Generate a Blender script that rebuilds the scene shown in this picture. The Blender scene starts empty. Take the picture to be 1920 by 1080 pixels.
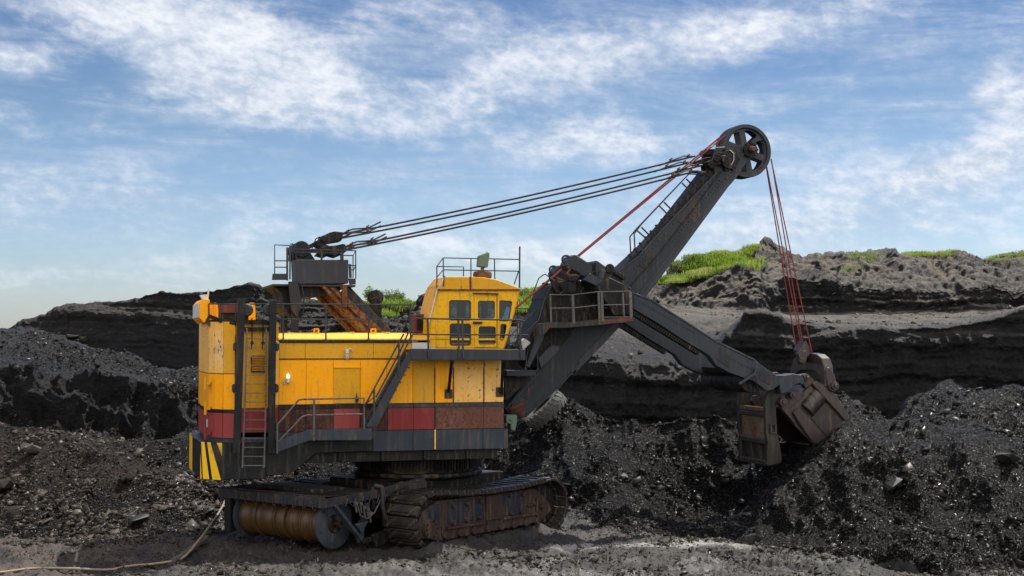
import bpy, bmesh, math, random
import numpy as np
from mathutils import Vector, Matrix, geometry
random.seed(7)
RAD = math.radians
SC = bpy.context.scene
COL = SC.collection
# ------------------------------------------------------------------ camera
F = 50.0/36.0*1920
PITCH = math.atan(100/F)
CAMH = 6.4
cd = bpy.data.cameras.new('camera'); cam = bpy.data.objects.new('camera', cd); COL.objects.link(cam)
cd.lens = 50; cd.sensor_width = 36; cd.clip_start = 0.5; cd.clip_end = 4000
cam.location = (0, 0, CAMH); cam.rotation_euler = (RAD(90)+PITCH, 0, 0)
SC.camera = cam
# ------------------------------------------------------------------ light
SUN_EL, SUN_AZ = RAD(58), RAD(42)          # azimuth measured from straight ahead (+Y) to the right (+X)
SC.view_settings.view_transform = 'Standard'; SC.view_settings.look = 'None'
SC.view_settings.exposure = 0.46; SC.view_settings.gamma = 1; SC.view_settings.use_curve_mapping = False
sd = bpy.data.lights.new('sun', 'SUN'); so = bpy.data.objects.new('sun', sd); COL.objects.link(so)
sd.energy = 4.8; sd.angle = RAD(0.5); sd.color = (1.0, .95, .87)
sdir = Vector((math.sin(SUN_AZ)*math.cos(SUN_EL), math.cos(SUN_AZ)*math.cos(SUN_EL), math.sin(SUN_EL)))
so.rotation_euler = sdir.to_track_quat('Z', 'Y').to_euler(); so.location = (30, 30, 60)
W = bpy.data.worlds.new('World'); SC.world = W; W.use_nodes = True

class NT:
    """small helper for writing node trees"""
    def __init__(s, tree): s.t = tree; s.n = tree.nodes; s.l = tree.links
    def set(s, sock, v):
        if v is None: return
        if hasattr(v, 'is_output') or isinstance(v, bpy.types.NodeSocket): s.l.new(v, sock)
        else:
            try: sock.default_value = v
            except Exception: sock.default_value = tuple(v)+(1,)
    def m(s, op, a, b=None, c=None, clamp=False):
        n = s.n.new('ShaderNodeMath'); n.operation = op; n.use_clamp = clamp
        s.set(n.inputs[0], a); s.set(n.inputs[1], b); s.set(n.inputs[2], c); return n.outputs[0]
    def vm(s, op, a, b=None):
        n = s.n.new('ShaderNodeVectorMath'); n.operation = op
        s.set(n.inputs[0], a); s.set(n.inputs[1], b); return n.outputs[0]
    def mix(s, f, a, b, mode='MIX'):
        n = s.n.new('ShaderNodeMix'); n.data_type = 'RGBA'; n.blend_type = mode
        s.set(n.inputs[0], f)
        for k, v in ((6, a), (7, b)):
            if isinstance(v, (tuple, list)): v = tuple(v)[:3]+(1,)
            s.set(n.inputs[k], v)
        return n.outputs[2]
    def ramp(s, f, stops, interp='LINEAR'):
        n = s.n.new('ShaderNodeValToRGB'); n.color_ramp.interpolation = interp
        e = n.color_ramp.elements
        while len(e) > 1: e.remove(e[-1])
        for i, (p, c) in enumerate(stops):
            x = e[0] if i == 0 else e.new(p)
            x.position = p; c = (c, c, c) if isinstance(c, (int, float)) else c; x.color = tuple(c)[:3]+(1,)
        s.set(n.inputs[0], f); return n.outputs[0]
    def noise(s, vec, scale, detail=4, rough=.55, dist=0, ridged=False):
        n = s.n.new('ShaderNodeTexNoise'); s.set(n.inputs['Vector'], vec)
        n.inputs['Scale'].default_value = scale; n.inputs['Detail'].default_value = detail
        n.inputs['Roughness'].default_value = rough; n.inputs['Distortion'].default_value = dist
        return n.outputs[0]
    def vor(s, vec, scale, feat='F1', out=0):
        n = s.n.new('ShaderNodeTexVoronoi'); n.feature = feat; s.set(n.inputs['Vector'], vec)
        n.inputs['Scale'].default_value = scale; return n.outputs[out]
    def comb(s, x, y, z):
        n = s.n.new('ShaderNodeCombineXYZ'); s.set(n.inputs[0], x); s.set(n.inputs[1], y); s.set(n.inputs[2], z); return n.outputs[0]
    def sep(s, v):
        n = s.n.new('ShaderNodeSeparateXYZ'); s.set(n.inputs[0], v); return n.outputs
    def smooth(s, v, lo, hi, a=0., b=1.):
        n = s.n.new('ShaderNodeMapRange'); n.interpolation_type = 'SMOOTHSTEP'
        s.set(n.inputs[0], v)
        for k, q in enumerate((lo, hi, a, b)): n.inputs[k+1].default_value = q
        return n.outputs[0]

def build_world():
    t = NT(W.node_tree); t.n.clear()
    out = t.n.new('ShaderNodeOutputWorld')
    sky = t.n.new('ShaderNodeTexSky'); sky.sky_type = 'NISHITA'; sky.sun_disc = False
    sky.sun_elevation = SUN_EL; sky.sun_rotation = SUN_AZ
    sky.air_density = 1.0; sky.dust_density = 0.6; sky.ozone_density = 1.2
    tc = t.n.new('ShaderNodeTexCoord'); g = tc.outputs['Generated']
    x, y, z = t.sep(g)
    az = t.m('MULTIPLY', t.m('ARCTAN2', x, y), 57.2958)      # degrees, 0 straight ahead
    el = t.m('MULTIPLY', t.m('ARCSINE', z), 57.2958)
    base = t.mix(1.0, sky.outputs[0], t.ramp(t.m('DIVIDE', el, 20.0, clamp=True),
        [(0, SKY0), (.2, SKY1), (.45, SKY2), (.7, SKY3), (1, SKY4)]), 'MULTIPLY')
    # cloud coordinates, stretched sideways near the horizon
    v1 = t.comb(t.m('MULTIPLY', az, .10), t.m('ADD', t.m('MULTIPLY', el, .19), t.m('MULTIPLY', az, .02)), 2.3)
    v2 = t.comb(t.m('ADD', t.m('MULTIPLY', az, .05), t.m('MULTIPLY', el, .03)), t.m('MULTIPLY', el, .30), 5.2)
    v3 = t.comb(t.m('MULTIPLY', az, .6), t.m('ADD', t.m('MULTIPLY', el, 1.0), t.m('MULTIPLY', az, .12)), 9.2)
    nA = t.noise(v1, 2.2, 9, .62, .25)
    nB = t.noise(v2, 2.6, 8, .6, .5)
    nC = t.noise(v3, 2.4, 6, .6, .15)
    def blob(ca, ce, ra, re, rot=0.0, amp=1.0):
        a = t.m('SUBTRACT', az, ca); e = t.m('SUBTRACT', el, ce)
        c, s = math.cos(RAD(rot)), math.sin(RAD(rot))
        a2 = t.m('ADD', t.m('MULTIPLY', a, c/ra), t.m('MULTIPLY', e, s/ra))
        e2 = t.m('ADD', t.m('MULTIPLY', a, -s/re), t.m('MULTIPLY', e, c/re))
        d = t.m('ADD', t.m('MULTIPLY', a2, a2), t.m('MULTIPLY', e2, e2))
        return t.m('MULTIPLY', t.m('POWER', 2.718, t.m('MULTIPLY', d, -1.0)), amp)
    tot = None
    for b in CLOUDS:
        v = blob(*b); tot = v if tot is None else t.m('ADD', tot, v)
    dens = t.m('ADD', t.m('MULTIPLY', tot, .55), t.m('MULTIPLY', t.m('SUBTRACT', nA, .5), 1.5))
    dens = t.m('ADD', dens, t.m('MULTIPLY', t.m('SUBTRACT', nC, .5), .26))
    cov = t.smooth(dens, .08, .85)
    wis = t.smooth(t.m('ADD', nB, t.m('MULTIPLY', tot, .12)), .40, .78, .06, .62)
    cov = t.m('SUBTRACT', 1.0, t.m('MULTIPLY', t.m('SUBTRACT', 1.0, cov), t.m('SUBTRACT', 1.0, wis)))
    cov = t.m('MULTIPLY', cov, t.smooth(el, -1, 5, .5, .93))
    shade = t.smooth(t.m('ADD', t.m('MULTIPLY', nA, .6), t.m('MULTIPLY', nC, .5)), .40, .72)
    ccol = t.mix(shade, CLOUD_D, CLOUD_L)
    front = t.mix(cov, base, ccol)
    # added bright cloud bank behind the camera, out of view, fills the shaded machine side
    nD = t.noise(g, 2.2, 6, .6)
    back = t.m('MULTIPLY', t.smooth(t.m('MULTIPLY', y, -1.0), .02, .5), t.smooth(nD, .34, .56, .25, 1.0))
    back = t.m('MULTIPLY', back, t.smooth(z, -.02, .12))
    col = t.mix(back, front, BACK_FILL)
    bg = t.n.new('ShaderNodeBackground'); t.l.new(col, bg.inputs[0]); bg.inputs[1].default_value = 0.12
    t.l.new(bg.outputs[0], out.inputs[0])
# multipliers on the physical sky, clouds in the same units (x 0.12 strength)
SKY0, SKY1, SKY2, SKY3, SKY4 = (.56,.62,.76), (.50,.58,.74), (.35,.44,.55), (.22,.32,.46), (.23,.35,.50)
CLOUD_L, CLOUD_D, BACK_FILL = (5.9,6.0,6.3), (3.1,3.7,4.6), (13.5,13.2,12.8)
# (azimuth, elevation, half width, half height, tilt, strength) of the cloud masses
CLOUDS = [(-11.5,11.0,4.4,1.7,-14,2.7), (-15.5,13.0,4,1.2,0,.9), (-19.5,10.6,2.2,.5,0,1.2), (-3,12.6,6,1.3,-6,.65), (4,11.6,8,1.5,8,.6), (12,12.6,7,1.1,10,.7),
          (-2,9.4,6,1.1,-8,.55), (3,8.0,7,.8,-2,.7), (-16,5.8,7,1.0,0,.45), (-8,4.6,8,1.2,0,.35), (19.5,9.6,1.6,1.6,60,1.1), (18,6.8,3.4,.8,15,1.0), (14,5.0,8,1.8,10,.75), (2,3.2,9,1.2,0,.5), (9,8,2,.3,0,.3)]
build_world()

# ------------------------------------------------------------------ helpers
def ray(px, py):
    cx, cy = (px-960)/F, (540-py)/F
    cp, sp = math.cos(PITCH), math.sin(PITCH)
    return Vector((cx, cp-sp*cy, sp+cp*cy))
def at(px, py, D):                       # world point at depth D (metres along +Y)
    d = ray(px, py); return Vector((0, 0, CAMH))+d*(D/d.y)
def tag(o, label=None, cat=None, group=None, kind=None):
    if label: o['label'] = label
    if cat: o['category'] = cat
    if group: o['group'] = group
    if kind: o['kind'] = kind
    return o
def empty(name, loc=(0,0,0), rz=0):
    o = bpy.data.objects.new(name, None); COL.objects.link(o); o.location = loc; o.rotation_euler = (0, 0, rz)
    o.empty_display_size = .3; return o

class MB:
    """collects shapes for one mesh object"""
    def __init__(s): s.v = []; s.f = []; s.mi = []; s.cur = 0; s.T = None
    def add(s, vs, fs):
        b = len(s.v)
        if s.T is not None: vs = [s.T @ Vector(v) for v in vs]
        s.v += [tuple(v) for v in vs]
        for f in fs: s.f.append(tuple(b+i for i in f)); s.mi.append(s.cur)
        return s
    def box(s, x0, x1, y0, y1, z0, z1):
        v = [(x, y, z) for x in (x0, x1) for y in (y0, y1) for z in (z0, z1)]
        return s.add(v, [(0,1,3,2),(4,6,7,5),(0,4,5,1),(2,3,7,6),(0,2,6,4),(1,5,7,3)])
    def prism(s, poly, y0, y1):          # outline in (x, z), extruded along y
        n = len(poly); A = sum(poly[i][0]*poly[(i+1)%n][1]-poly[(i+1)%n][0]*poly[i][1] for i in range(n))
        if A < 0: poly = poly[::-1]
        if y0 > y1: y0, y1 = y1, y0
        v = [(x, y0, z) for x, z in poly]+[(x, y1, z) for x, z in poly]
        return s.add(v, [tuple(range(n)), tuple(range(2*n-1, n-1, -1))]+[(i, i+n, (i+1)%n+n, (i+1)%n) for i in range(n)])
    def plan(s, poly, z0, z1):           # outline in (x, y), extruded along z
        n = len(poly); A = sum(poly[i][0]*poly[(i+1)%n][1]-poly[(i+1)%n][0]*poly[i][1] for i in range(n))
        if A < 0: poly = poly[::-1]
        v = [(x, y, z0) for x, y in poly]+[(x, y, z1) for x, y in poly]
        return s.add(v, [tuple(range(n-1, -1, -1)), tuple(range(n, 2*n))]+[(i, (i+1)%n, (i+1)%n+n, i+n) for i in range(n)])
    def holed(s, outer, holes, y0, y1):  # plate in (x, z) with openings
        loops = [outer]+holes
        tri = geometry.tessellate_polygon([[Vector((x, z, 0)) for x, z in lp] for lp in loops])
        pts = [p for lp in loops for p in lp]; n = len(pts)
        v = [(x, y0, z) for x, z in pts]+[(x, y1, z) for x, z in pts]
        fs = []
        for a, b, c in tri:
            (ax, az), (bx, bz), (cx_, cz) = pts[a], pts[b], pts[c]
            if (bx-ax)*(cz-az)-(bz-az)*(cx_-ax) < 0: a, c = c, a
            fs.append((a, b, c)); fs.append((c+n, b+n, a+n))
        k = 0
        for li, lp in enumerate(loops):
            m = len(lp); A = sum(lp[i][0]*lp[(i+1)%m][1]-lp[(i+1)%m][0]*lp[i][1] for i in range(m))
            ccw = (A > 0) == (li == 0)
            for i in range(m):
                a, b = k+i, k+(i+1)%m
                fs.append((a, a+n, b+n, b) if ccw else (b, b+n, a+n, a))
            k += m
        return s.add(v, fs)
    def bar(s, a, b, w, h=None, up=(0, 0, 1)):   # rectangular bar from a to b
        h = h or w; a, b = Vector(a), Vector(b); d = (b-a).normalized(); u = Vector(up)
        if abs(d.dot(u)) > .98: u = Vector((1, 0, 0))
        r = d.cross(u).normalized(); u = r.cross(d).normalized()
        v = [p+r*(sx*w/2)+u*(sz*h/2) for p in (a, b) for sx, sz in ((-1,-1),(1,-1),(1,1),(-1,1))]
        return s.add(v, [(3,2,1,0),(4,5,6,7),(0,1,5,4),(1,2,6,5),(2,3,7,6),(3,0,4,7)])
    def tube(s, pts, r, n=8, cap=True):
        pts = [Vector(p) for p in pts]; m = len(pts); vs = []; fs = []
        t0 = (pts[1]-pts[0]).normalized(); u = Vector((0,0,1)) if abs(t0.z) < .9 else Vector((1,0,0))
        nrm = t0.cross(u).normalized()
        for i, p in enumerate(pts):
            t = ((pts[min(i+1, m-1)]-pts[i]).normalized()+(pts[i]-pts[max(i-1, 0)]).normalized())
            t = t.normalized() if t.length > 1e-6 else t0
            nrm = (nrm-t*nrm.dot(t)).normalized(); bn = t.cross(nrm)
            rr = r[i] if isinstance(r, (list, tuple)) else r
            for k in range(n):
                a = 2*math.pi*k/n; vs.append(p+nrm*(rr*math.cos(a))+bn*(rr*math.sin(a)))
        for i in range(m-1):
            for k in range(n):
                a, b = i*n+k, i*n+(k+1)%n; fs.append((a, b, b+n, a+n))
        if cap: fs.append(tuple(range(n-1, -1, -1))); fs.append(tuple(range((m-1)*n, m*n)))
        return s.add(vs, fs)
    def cyl(s, a, b, r, n=20, r2=None): return s.tube([a, b], [r, r if r2 is None else r2], n)
    def lathe(s, prof, origin, n=32, axis='y', ring=False):  # prof: (along axis, radius)
        o = Vector(origin); vs = []; fs = []; m = len(prof)
        for h, r in prof:
            for k in range(n):
                a = 2*math.pi*k/n; c, q = r*math.cos(a), r*math.sin(a)
                vs.append(o+(Vector((c, h, q)) if axis == 'y' else Vector((c, q, h)) if axis == 'z' else Vector((h, c, q))))
        for i in range(m if ring else m-1):
            for k in range(n):
                a, b = i*n+k, i*n+(k+1)%n; c, d = (a+n) % (m*n), (b+n) % (m*n); fs.append((a, b, d, c) if axis != 'y' else (a, c, d, b))
        if not ring: fs.append(tuple(range(n))); fs.append(tuple(range((m-1)*n, m*n)))
        return s.add(vs, fs)
    def build(s, name, mats, parent=None, bevel=0, smooth=0, seg=1, label=None):
        me = bpy.data.meshes.new(name); me.from_pydata(s.v, [], s.f)
        mats = mats if isinstance(mats, (list, tuple)) else [mats]
        for m_ in mats: me.materials.append(m_)
        if max(s.mi, default=0) > 0: me.polygons.foreach_set('material_index', s.mi)
        bm = bmesh.new(); bm.from_mesh(me); bmesh.ops.recalc_face_normals(bm, faces=bm.faces); bm.to_mesh(me); bm.free()
        if smooth:
            me.polygons.foreach_set('use_smooth', [True]*len(me.polygons)); me.set_sharp_from_angle(angle=RAD(smooth))
        o = bpy.data.objects.new(name, me); COL.objects.link(o)
        if parent: o.parent = parent
        if bevel:
            b = o.modifiers.new('bevel', 'BEVEL'); b.width = bevel; b.segments = seg; b.limit_method = 'ANGLE'; b.angle_limit = RAD(40)
        if label: o['label'] = label
        return o
# ------------------------------------------------------------------ materials
def mat(name):
    m = bpy.data.materials.new(name); m.use_nodes = True; t = NT(m.node_tree)
    b = t.n['Principled BSDF']; return m, t, b
def objco(t): return t.n.new('ShaderNodeTexCoord').outputs['Object']
def bump(t, b, h, strength=.3, dist=.02):
    n = t.n.new('ShaderNodeBump'); n.inputs['Strength'].default_value = strength; n.inputs['Distance'].default_value = dist
    t.set(n.inputs['Height'], h); t.l.new(n.outputs[0], b.inputs['Normal'])
def painted(name, col, rust=.25, fade=None, fade_amt=.4, rough=.42, metal=0, dirt=.35, spec=.22):
    """paint with vertical runs, faded patches, dirt and rust breaking through"""
    m, t, b = mat(name); co = objco(t); x, y, z = t.sep(co)
    run = t.comb(t.m('MULTIPLY', t.m('ADD', x, t.m('MULTIPLY', y, .7)), 3.0), 0, t.m('MULTIPLY', z, .35))
    nr = t.noise(run, 2.2, 6, .65); nb = t.noise(co, .8, 5, .6); nf = t.noise(co, 9, 6, .7); nh = t.noise(co, 40, 3, .6)
    c = tuple(col)
    fd = fade or tuple(min(1, .5*q+.32) for q in c)
    out = t.mix(t.m('MULTIPLY', t.smooth(t.m('ADD', t.m('MULTIPLY', nr, .6), t.m('MULTIPLY', nb, .5)), .48, .74), fade_amt), c, fd)
    out = t.mix(t.m('MULTIPLY', t.smooth(nf, .5, .68), dirt*.7), out, (.06, .045, .035))
    out = t.mix(t.m('MULTIPLY', t.smooth(nr, .52, .66), dirt*1.2), out, (.10, .07, .045))
    rm = t.smooth(t.m('ADD', t.m('MULTIPLY', nf, .55), t.m('MULTIPLY', nr, .45)), .655-rust*.32, .70-rust*.32)
    rc = t.mix(nh, (.035, .015, .009), (.17, .065, .026))
    out = t.mix(rm, out, rc)
    t.l.new(out, b.inputs['Base Color'])
    rr = t.m('ADD', t.m('MULTIPLY', nf, .25), rough-.1); rr = t.m('ADD', rr, t.m('MULTIPLY', rm, .3)); t.l.new(rr, b.inputs['Roughness'])
    b.inputs['Metallic'].default_value = metal; b.inputs['Specular IOR Level'].default_value = spec
    bump(t, b, t.m('ADD', t.m('MULTIPLY', nb, 1.2), t.m('MULTIPLY', nh, .15)), .25, .03)
    return m
M = {}
M['yellow'] = painted('yellow_paint', (.88, .345, .001), .08, (.88, .44, .04), .5, .42, dirt=.24, spec=.15)
M['yellow_top'] = painted('yellow_roof_paint', (.80, .42, .03), .12, (.85, .58, .22), .5, .45, dirt=.3)
M['yellow_dull'] = painted('dull_yellow_paint', (.62, .29, .006), .10, (.66, .38, .08), .35, .45, dirt=.28, spec=.15)
M['yellow_faded'] = painted('faded_yellow_paint', (.78, .40, .06), .30, (.80, .54, .27), 1.0, .5, dirt=.3, spec=.15)
M['yellow_cab'] = painted('cab_yellow_paint', (.76, .38, .004), .10, (.70, .40, .03), .4, .4, dirt=.40, spec=.18)
M['red'] = painted('red_paint', (.19, .018, .018), .22, (.36, .07, .07), .4, .45, dirt=.35)
M['maroon'] = painted('maroon_paint', (.030, .010, .010), .46, (.16, .06, .03), .5, .55, dirt=.6)
M['rust_band'] = painted('rusted_brown_paint', (.11, .045, .035), .5, (.20, .10, .08), .8, .6, dirt=.5)
M['pink'] = painted('faded_red_paint', (.25, .036, .034), .14, (.34, .09, .075), .4, .45, dirt=.2)
M['grey'] = painted('dark_grey_steel', (.030, .032, .040), .06, (.05, .053, .062), .4, .45, dirt=.2)
M['grey2'] = painted('worn_grey_steel', (.020, .021, .024), .34, (.05, .05, .052), .6, .5, dirt=.6)
M['blue_grey'] = painted('blue_grey_frame_paint', (.026, .034, .045), .24, (.055, .065, .075), .7, .42, dirt=.5)
M['black'] = painted('black_steel', (.006, .007, .009), .12, (.02, .02, .022), .5, .4, dirt=.3)
M['boom'] = painted('boom_steel', (.019, .023, .029), .10, (.040, .045, .052), .7, .42, dirt=.45)
M['boom_light'] = painted('boom_flange_steel', (.032, .038, .047), .08, (.06, .066, .074), .6, .42, dirt=.4)
M['dirty'] = painted('greasy_dark_steel', (.006, .006, .006), .18, (.020, .018, .016), .6, .5, dirt=.6)
M['rail'] = painted('handrail_steel', (.030, .032, .036), .10, (.09, .09, .095), .5, .35, dirt=.2)
M['rail_light'] = painted('worn_handrail_steel', (.08, .077, .075), .35, (.18, .17, .165), .7, .4, dirt=.4)
M['rusty'] = painted('rusty_steel', (.13, .055, .028), .6, (.25, .12, .06), .6, .6, dirt=.5)
M['orange_rust'] = painted('orange_rusted_beam', (.17, .075, .025), .55, (.30, .17, .09), .6, .6, dirt=.6)
M['bucket'] = painted('brown_worn_steel', (.044, .031, .029), .20, (.085, .066, .060), .6, .34, metal=.3, dirt=.5, spec=.45)
M['bucket_dark'] = painted('brown_black_steel', (.022, .018, .017), .16, (.055, .045, .04), .6, .40, metal=.2, dirt=.5, spec=.4)
M['door_plate'] = painted('scraped_door_steel', (.12, .09, .06), .5, (.20, .165, .12), .6, .55, dirt=.7)
M['track'] = painted('muddy_track_steel', (.011, .009, .008), .12, (.040, .032, .026), .6, .45, dirt=.5, spec=.4)
M['track_frame'] = painted('red_brown_track_frame', (.036, .021, .018), .2, (.075, .055, .046), .6, .5, dirt=.65)
M['track_blue'] = painted('blue_track_panel', (.013, .018, .028), .35, (.045, .043, .04), .7, .5, dirt=.6)
M['green_box'] = painted('grey_green_enamel', (.10, .15, .10), .1, (.16, .20, .15), .5, .4, dirt=.4)
M['white_metal'] = painted('off_white_metal', (.52, .50, .47), .2, (.7, .68, .66), .4, .45, dirt=.3)
M['rope_red'] = painted('red_greased_rope', (.20, .030, .028), .1, (.28, .07, .06), .5, .45, dirt=.3)
M['rope_black'] = painted('black_steel_rope', (.022, .023, .026), .1, (.05, .05, .05), .5, .45, dirt=.2)
M['copper'] = painted('brass_fitting', (.07, .042, .03), .3, (.14, .10, .075), .6, .4, metal=.4, dirt=.4)
M['hazard_yellow'] = painted('hazard_yellow_paint', (.80, .45, .012), .14, (.7, .45, .1), .4, .42, dirt=.35)
def simple(name, col, rough=.5, metal=0, em=None, ems=0, noise=0.3):
    m, t, b = mat(name); n = t.noise(objco(t), 12, 5, .6)
    t.l.new(t.mix(t.m('MULTIPLY', n, noise), col, tuple(q*.4 for q in col)), b.inputs['Base Color'])
    b.inputs['Roughness'].default_value = rough; b.inputs['Metallic'].default_value = metal
    if em: b.inputs['Emission Color'].default_value = tuple(em)+(1,); b.inputs['Emission Strength'].default_value = ems
    return m
M['rubber'] = simple('weathered_rubber', (.07, .066, .06), .75)
M['gasket'] = simple('window_gasket_rubber', (.02, .02, .02), .6)
M['lamp_glass'] = simple('clear_lamp_glass', (.55, .58, .55), .15)
M['lamp_on'] = simple('lit_lamp', (.8, .85, .8), .3, em=(.75, 1, .85), ems=1.6)
M['seat'] = simple('cab_seat_vinyl', (.25, .05, .03), .6)
M['cab_in'] = simple('cab_inner_lining', (.06, .055, .05), .7)
M['cable'] = simple('pale_cable_sheath', (.34, .26, .16), .6, noise=1.0)
m, t, b = mat('window_glass'); b.inputs['Base Color'].default_value = (.75, .8, .8, 1); b.inputs['Roughness'].default_value = .03
b.inputs['Transmission Weight'].default_value = .0; b.inputs['Specular IOR Level'].default_value = .9
tr = t.n.new('ShaderNodeBsdfTransparent'); tr.inputs[0].default_value = (.66, .72, .72, 1)
gl = t.n.new('ShaderNodeBsdfGlossy'); gl.inputs['Roughness'].default_value = .03; gl.inputs[0].default_value = (.9, .95, 1, 1)
mx = t.n.new('ShaderNodeMixShader'); fr = t.n.new('ShaderNodeFresnel'); fr.inputs[0].default_value = 1.5
t.l.new(t.m('MULTIPLY', fr.outputs[0], .9), mx.inputs[0]); t.l.new(tr.outputs[0], mx.inputs[1]); t.l.new(gl.outputs[0], mx.inputs[2])
t.l.new(mx.outputs[0], t.n['Material Output'].inputs[0]); M['glass'] = m
# the wound cable on the reel: fine turns of dirty yellow and black sheath
m, t, b = mat('wound_yellow_cable'); co = objco(t); x, y, z = t.sep(co)
n1 = t.noise(t.comb(t.m('MULTIPLY', y, 7), 0, 0), 2.5, 3, .8); n2 = t.noise(co, 5, 5, .6)
c = t.mix(t.smooth(n1, .42, .62), (.085, .040, .005), (.013, .008, .005)); c = t.mix(t.smooth(n2, .45, .8, 0, .8), c, (.05, .03, .02))
t.l.new(c, b.inputs['Base Color']); b.inputs['Roughness'].default_value = .45; M['reel'] = m
M['hatch_red'] = painted('dull_hatch_red_paint', (.09, .024, .022), .2, (.22, .07, .065), .5, .5, dirt=.5)
M['arm'] = painted('blue_grey_arm_steel', (.026, .032, .042), .05, (.045, .052, .062), .6, .40, dirt=.35)
# ------------------------------------------------------------------ terrain
rng = np.random.default_rng(11)
def _h(ix, iy, iz, seed):
    n = (ix*374761393+iy*668265263+iz*2147483647+seed*1274126177) & 0xffffffff
    n = (n ^ (n >> 13))*1274126177 & 0xffffffff
    n = (n ^ (n >> 16))*2246822519 & 0xffffffff
    return ((n ^ (n >> 15)) & 0xffffff)/float(0xffffff)
def vnoise(p, seed=0):
    i = np.floor(p).astype(np.int64); f = p-i; f = f*f*(3-2*f)
    x, y, z = i[..., 0], i[..., 1], i[..., 2]; fx, fy, fz = f[..., 0], f[..., 1], f[..., 2]
    def l(a, b, t): return a+(b-a)*t
    c = [[[ _h(x+a, y+b, z+c_, seed) for c_ in (0, 1)] for b in (0, 1)] for a in (0, 1)]
    return l(l(l(c[0][0][0], c[1][0][0], fx), l(c[0][1][0], c[1][1][0], fx), fy),
             l(l(c[0][0][1], c[1][0][1], fx), l(c[0][1][1], c[1][1][1], fx), fy), fz)*2-1
def fbm(p, sc, octv=4, gain=.5, seed=0, ridged=False):
    s = 0; a = 1; tot = 0; p = np.asarray(p)*sc
    for k in range(octv):
        v = vnoise(p, seed+k*17)
        if ridged: v = .55-2*np.abs(v)
        s = s+a*v; tot += a; a *= gain; p = p*2.03+7.3
    return s/tot

# each row: x in the photo -> (distance, height in the photo) of toe, mid slope, heap crest, dip, wall foot, wall top,
# bench, upper foot, upper top, skyline
ST = [
(-260,(47,1003),(51,890),(55,790),(57,797),(58,792),(60,695),(70,606),(90,650),(112,650),(120,650)),
(0,  (47,1003),(51,890),(54,800),(56,806),(58,800),(60,700),(70,617),(90,650),(112,645),(120,616)),
(60, (47,1003),(51,880),(54,797),(56,803),(58,798),(60,702),(70,612),(90,655),(112,640),(121,599)),
(130,(47,1002),(51,895),(54,815),(56,818),(58,802),(60,712),(68,630),(88,680),(112,640),(122,579)),
(190,(47,1002),(51,915),(54,840),(56,838),(58,808),(60.5,705),(68,642),(86,700),(112,645),(122,565)),
(250,(47,1000),(51,930),(54,858),(56,850),(58,815),(60.5,715),(67,662),(85,720),(112,650),(122,550)),
(320,(47.5,998),(51,935),(54,862),(56,850),(58.5,800),(61,722),(66,688),(85,735),(112,645),(122,543)),
(370,(48.5,992),(51.5,935),(54.5,865),(56,845),(59,790),(61,725),(66,690),(85,740),(112,640),(122,536)),
(470,(53,962),(55,920),(58,862),(59,850),(62,790),(64,740),(68,720),(88,740),(112,640),(122,532)),
(520,(54,956),(56,915),(60,855),(61,848),(65,790),(67,740),(71,720),(90,740),(114,640),(123,542)),
(640,(55,950),(58,905),(63,845),(65,840),(70,790),(72,740),(76,720),(95,740),(118,640),(126,560)),
(700,(55,950),(58,905),(63,845),(65,838),(74,785),(77,725),(84,700),(100,700),(116,612),(126,546)),
(770,(55,950),(58,900),(63,840),(65,835),(80,780),(84,700),(95,670),(105,660),(117,605),(127,550)),
(800,(55,950),(58,900),(62,835),(64,832),(82,778),(86,680),(98,655),(107,645),(118,575),(128,537)),
(850,(55,950),(58,900),(62,825),(64,826),(85,775),(89,660),(102,640),(109,630),(118,590),(128,546)),
(950,(54.5,953),(57.5,895),(61,795),(63,800),(88,770),(92,640),(106,622),(111,612),(119,588),(129,560)),
(1060,(52.5,965),(56.2,868),(60,748),(62,755),(88,765),(92,655),(103,622),(115,608),(121,578),(130,550)),
(1130,(49.5,984),(55,872),(59,768),(61,775),(88,772),(92.5,664),(104,616),(120,590),(126,565),(134,542)),
(1200,(47.8,997),(54,900),(58,787),(60,792),(88,785),(93,676),(105,612),(124,582),(130,560),(138,527)),
(1300,(46.8,1005),(54,930),(57,768),(59,775),(89,770),(93.5,672),(105,608),(127,582),(132,545),(146,497)),
(1350,(46.3,1009),(53.5,925),(56.5,768),(58.5,775),(89,768),(94,640),(106,604),(128,586),(134,530),(149,482)),
(1400,(45.8,1013),(52.5,912),(56,774),(58,780),(90,765),(94,580),(124,602),(129,588),(135,520),(150,466)),
(1440,(45.4,1016),(51,895),(56,768),(58,774),(90,760),(94,584),(124,602),(129,588),(135,525),(152,448)),
(1480,(45,1019),(51,888),(56,758),(58,766),(90,756),(94,598),(124,600),(129,590),(135,530),(152,482)),
(1580,(42.5,1042),(49,885),(55.5,716),(57.5,724),(90,752),(95,608),(124,598),(129,590),(135,545),(152,476)),
(1665,(42,1046),(48,880),(56,770),(58,776),(90,750),(95,608),(124,600),(129,590),(135,553),(154,476)),
(1720,(41,1056),(47.5,872),(58,735),(60,742),(90,744),(95,609),(124,600),(129,588),(136,556),(155,480)),
(1780,(40.5,1061),(47.5,868),(59,711),(61,718),(90,740),(95,607),(124,600),(129,588),(136,557),(155,472)),
(1860,(40.5,1061),(47.3,862),(59,736),(61,742),(90,730),(95,594),(124,597),(129,585),(136,540),(157,489)),
(1920,(40.5,1061),(47.3,860),(59,730),(61,736),(90,720),(95,575),(124,590),(129,585),(136,546),(158,478)),
(2250,(41,1056),(49,870),(59,720),(61,728),(90,700),(95,560),(124,585),(129,575),(136,540),(158,470))]
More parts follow.
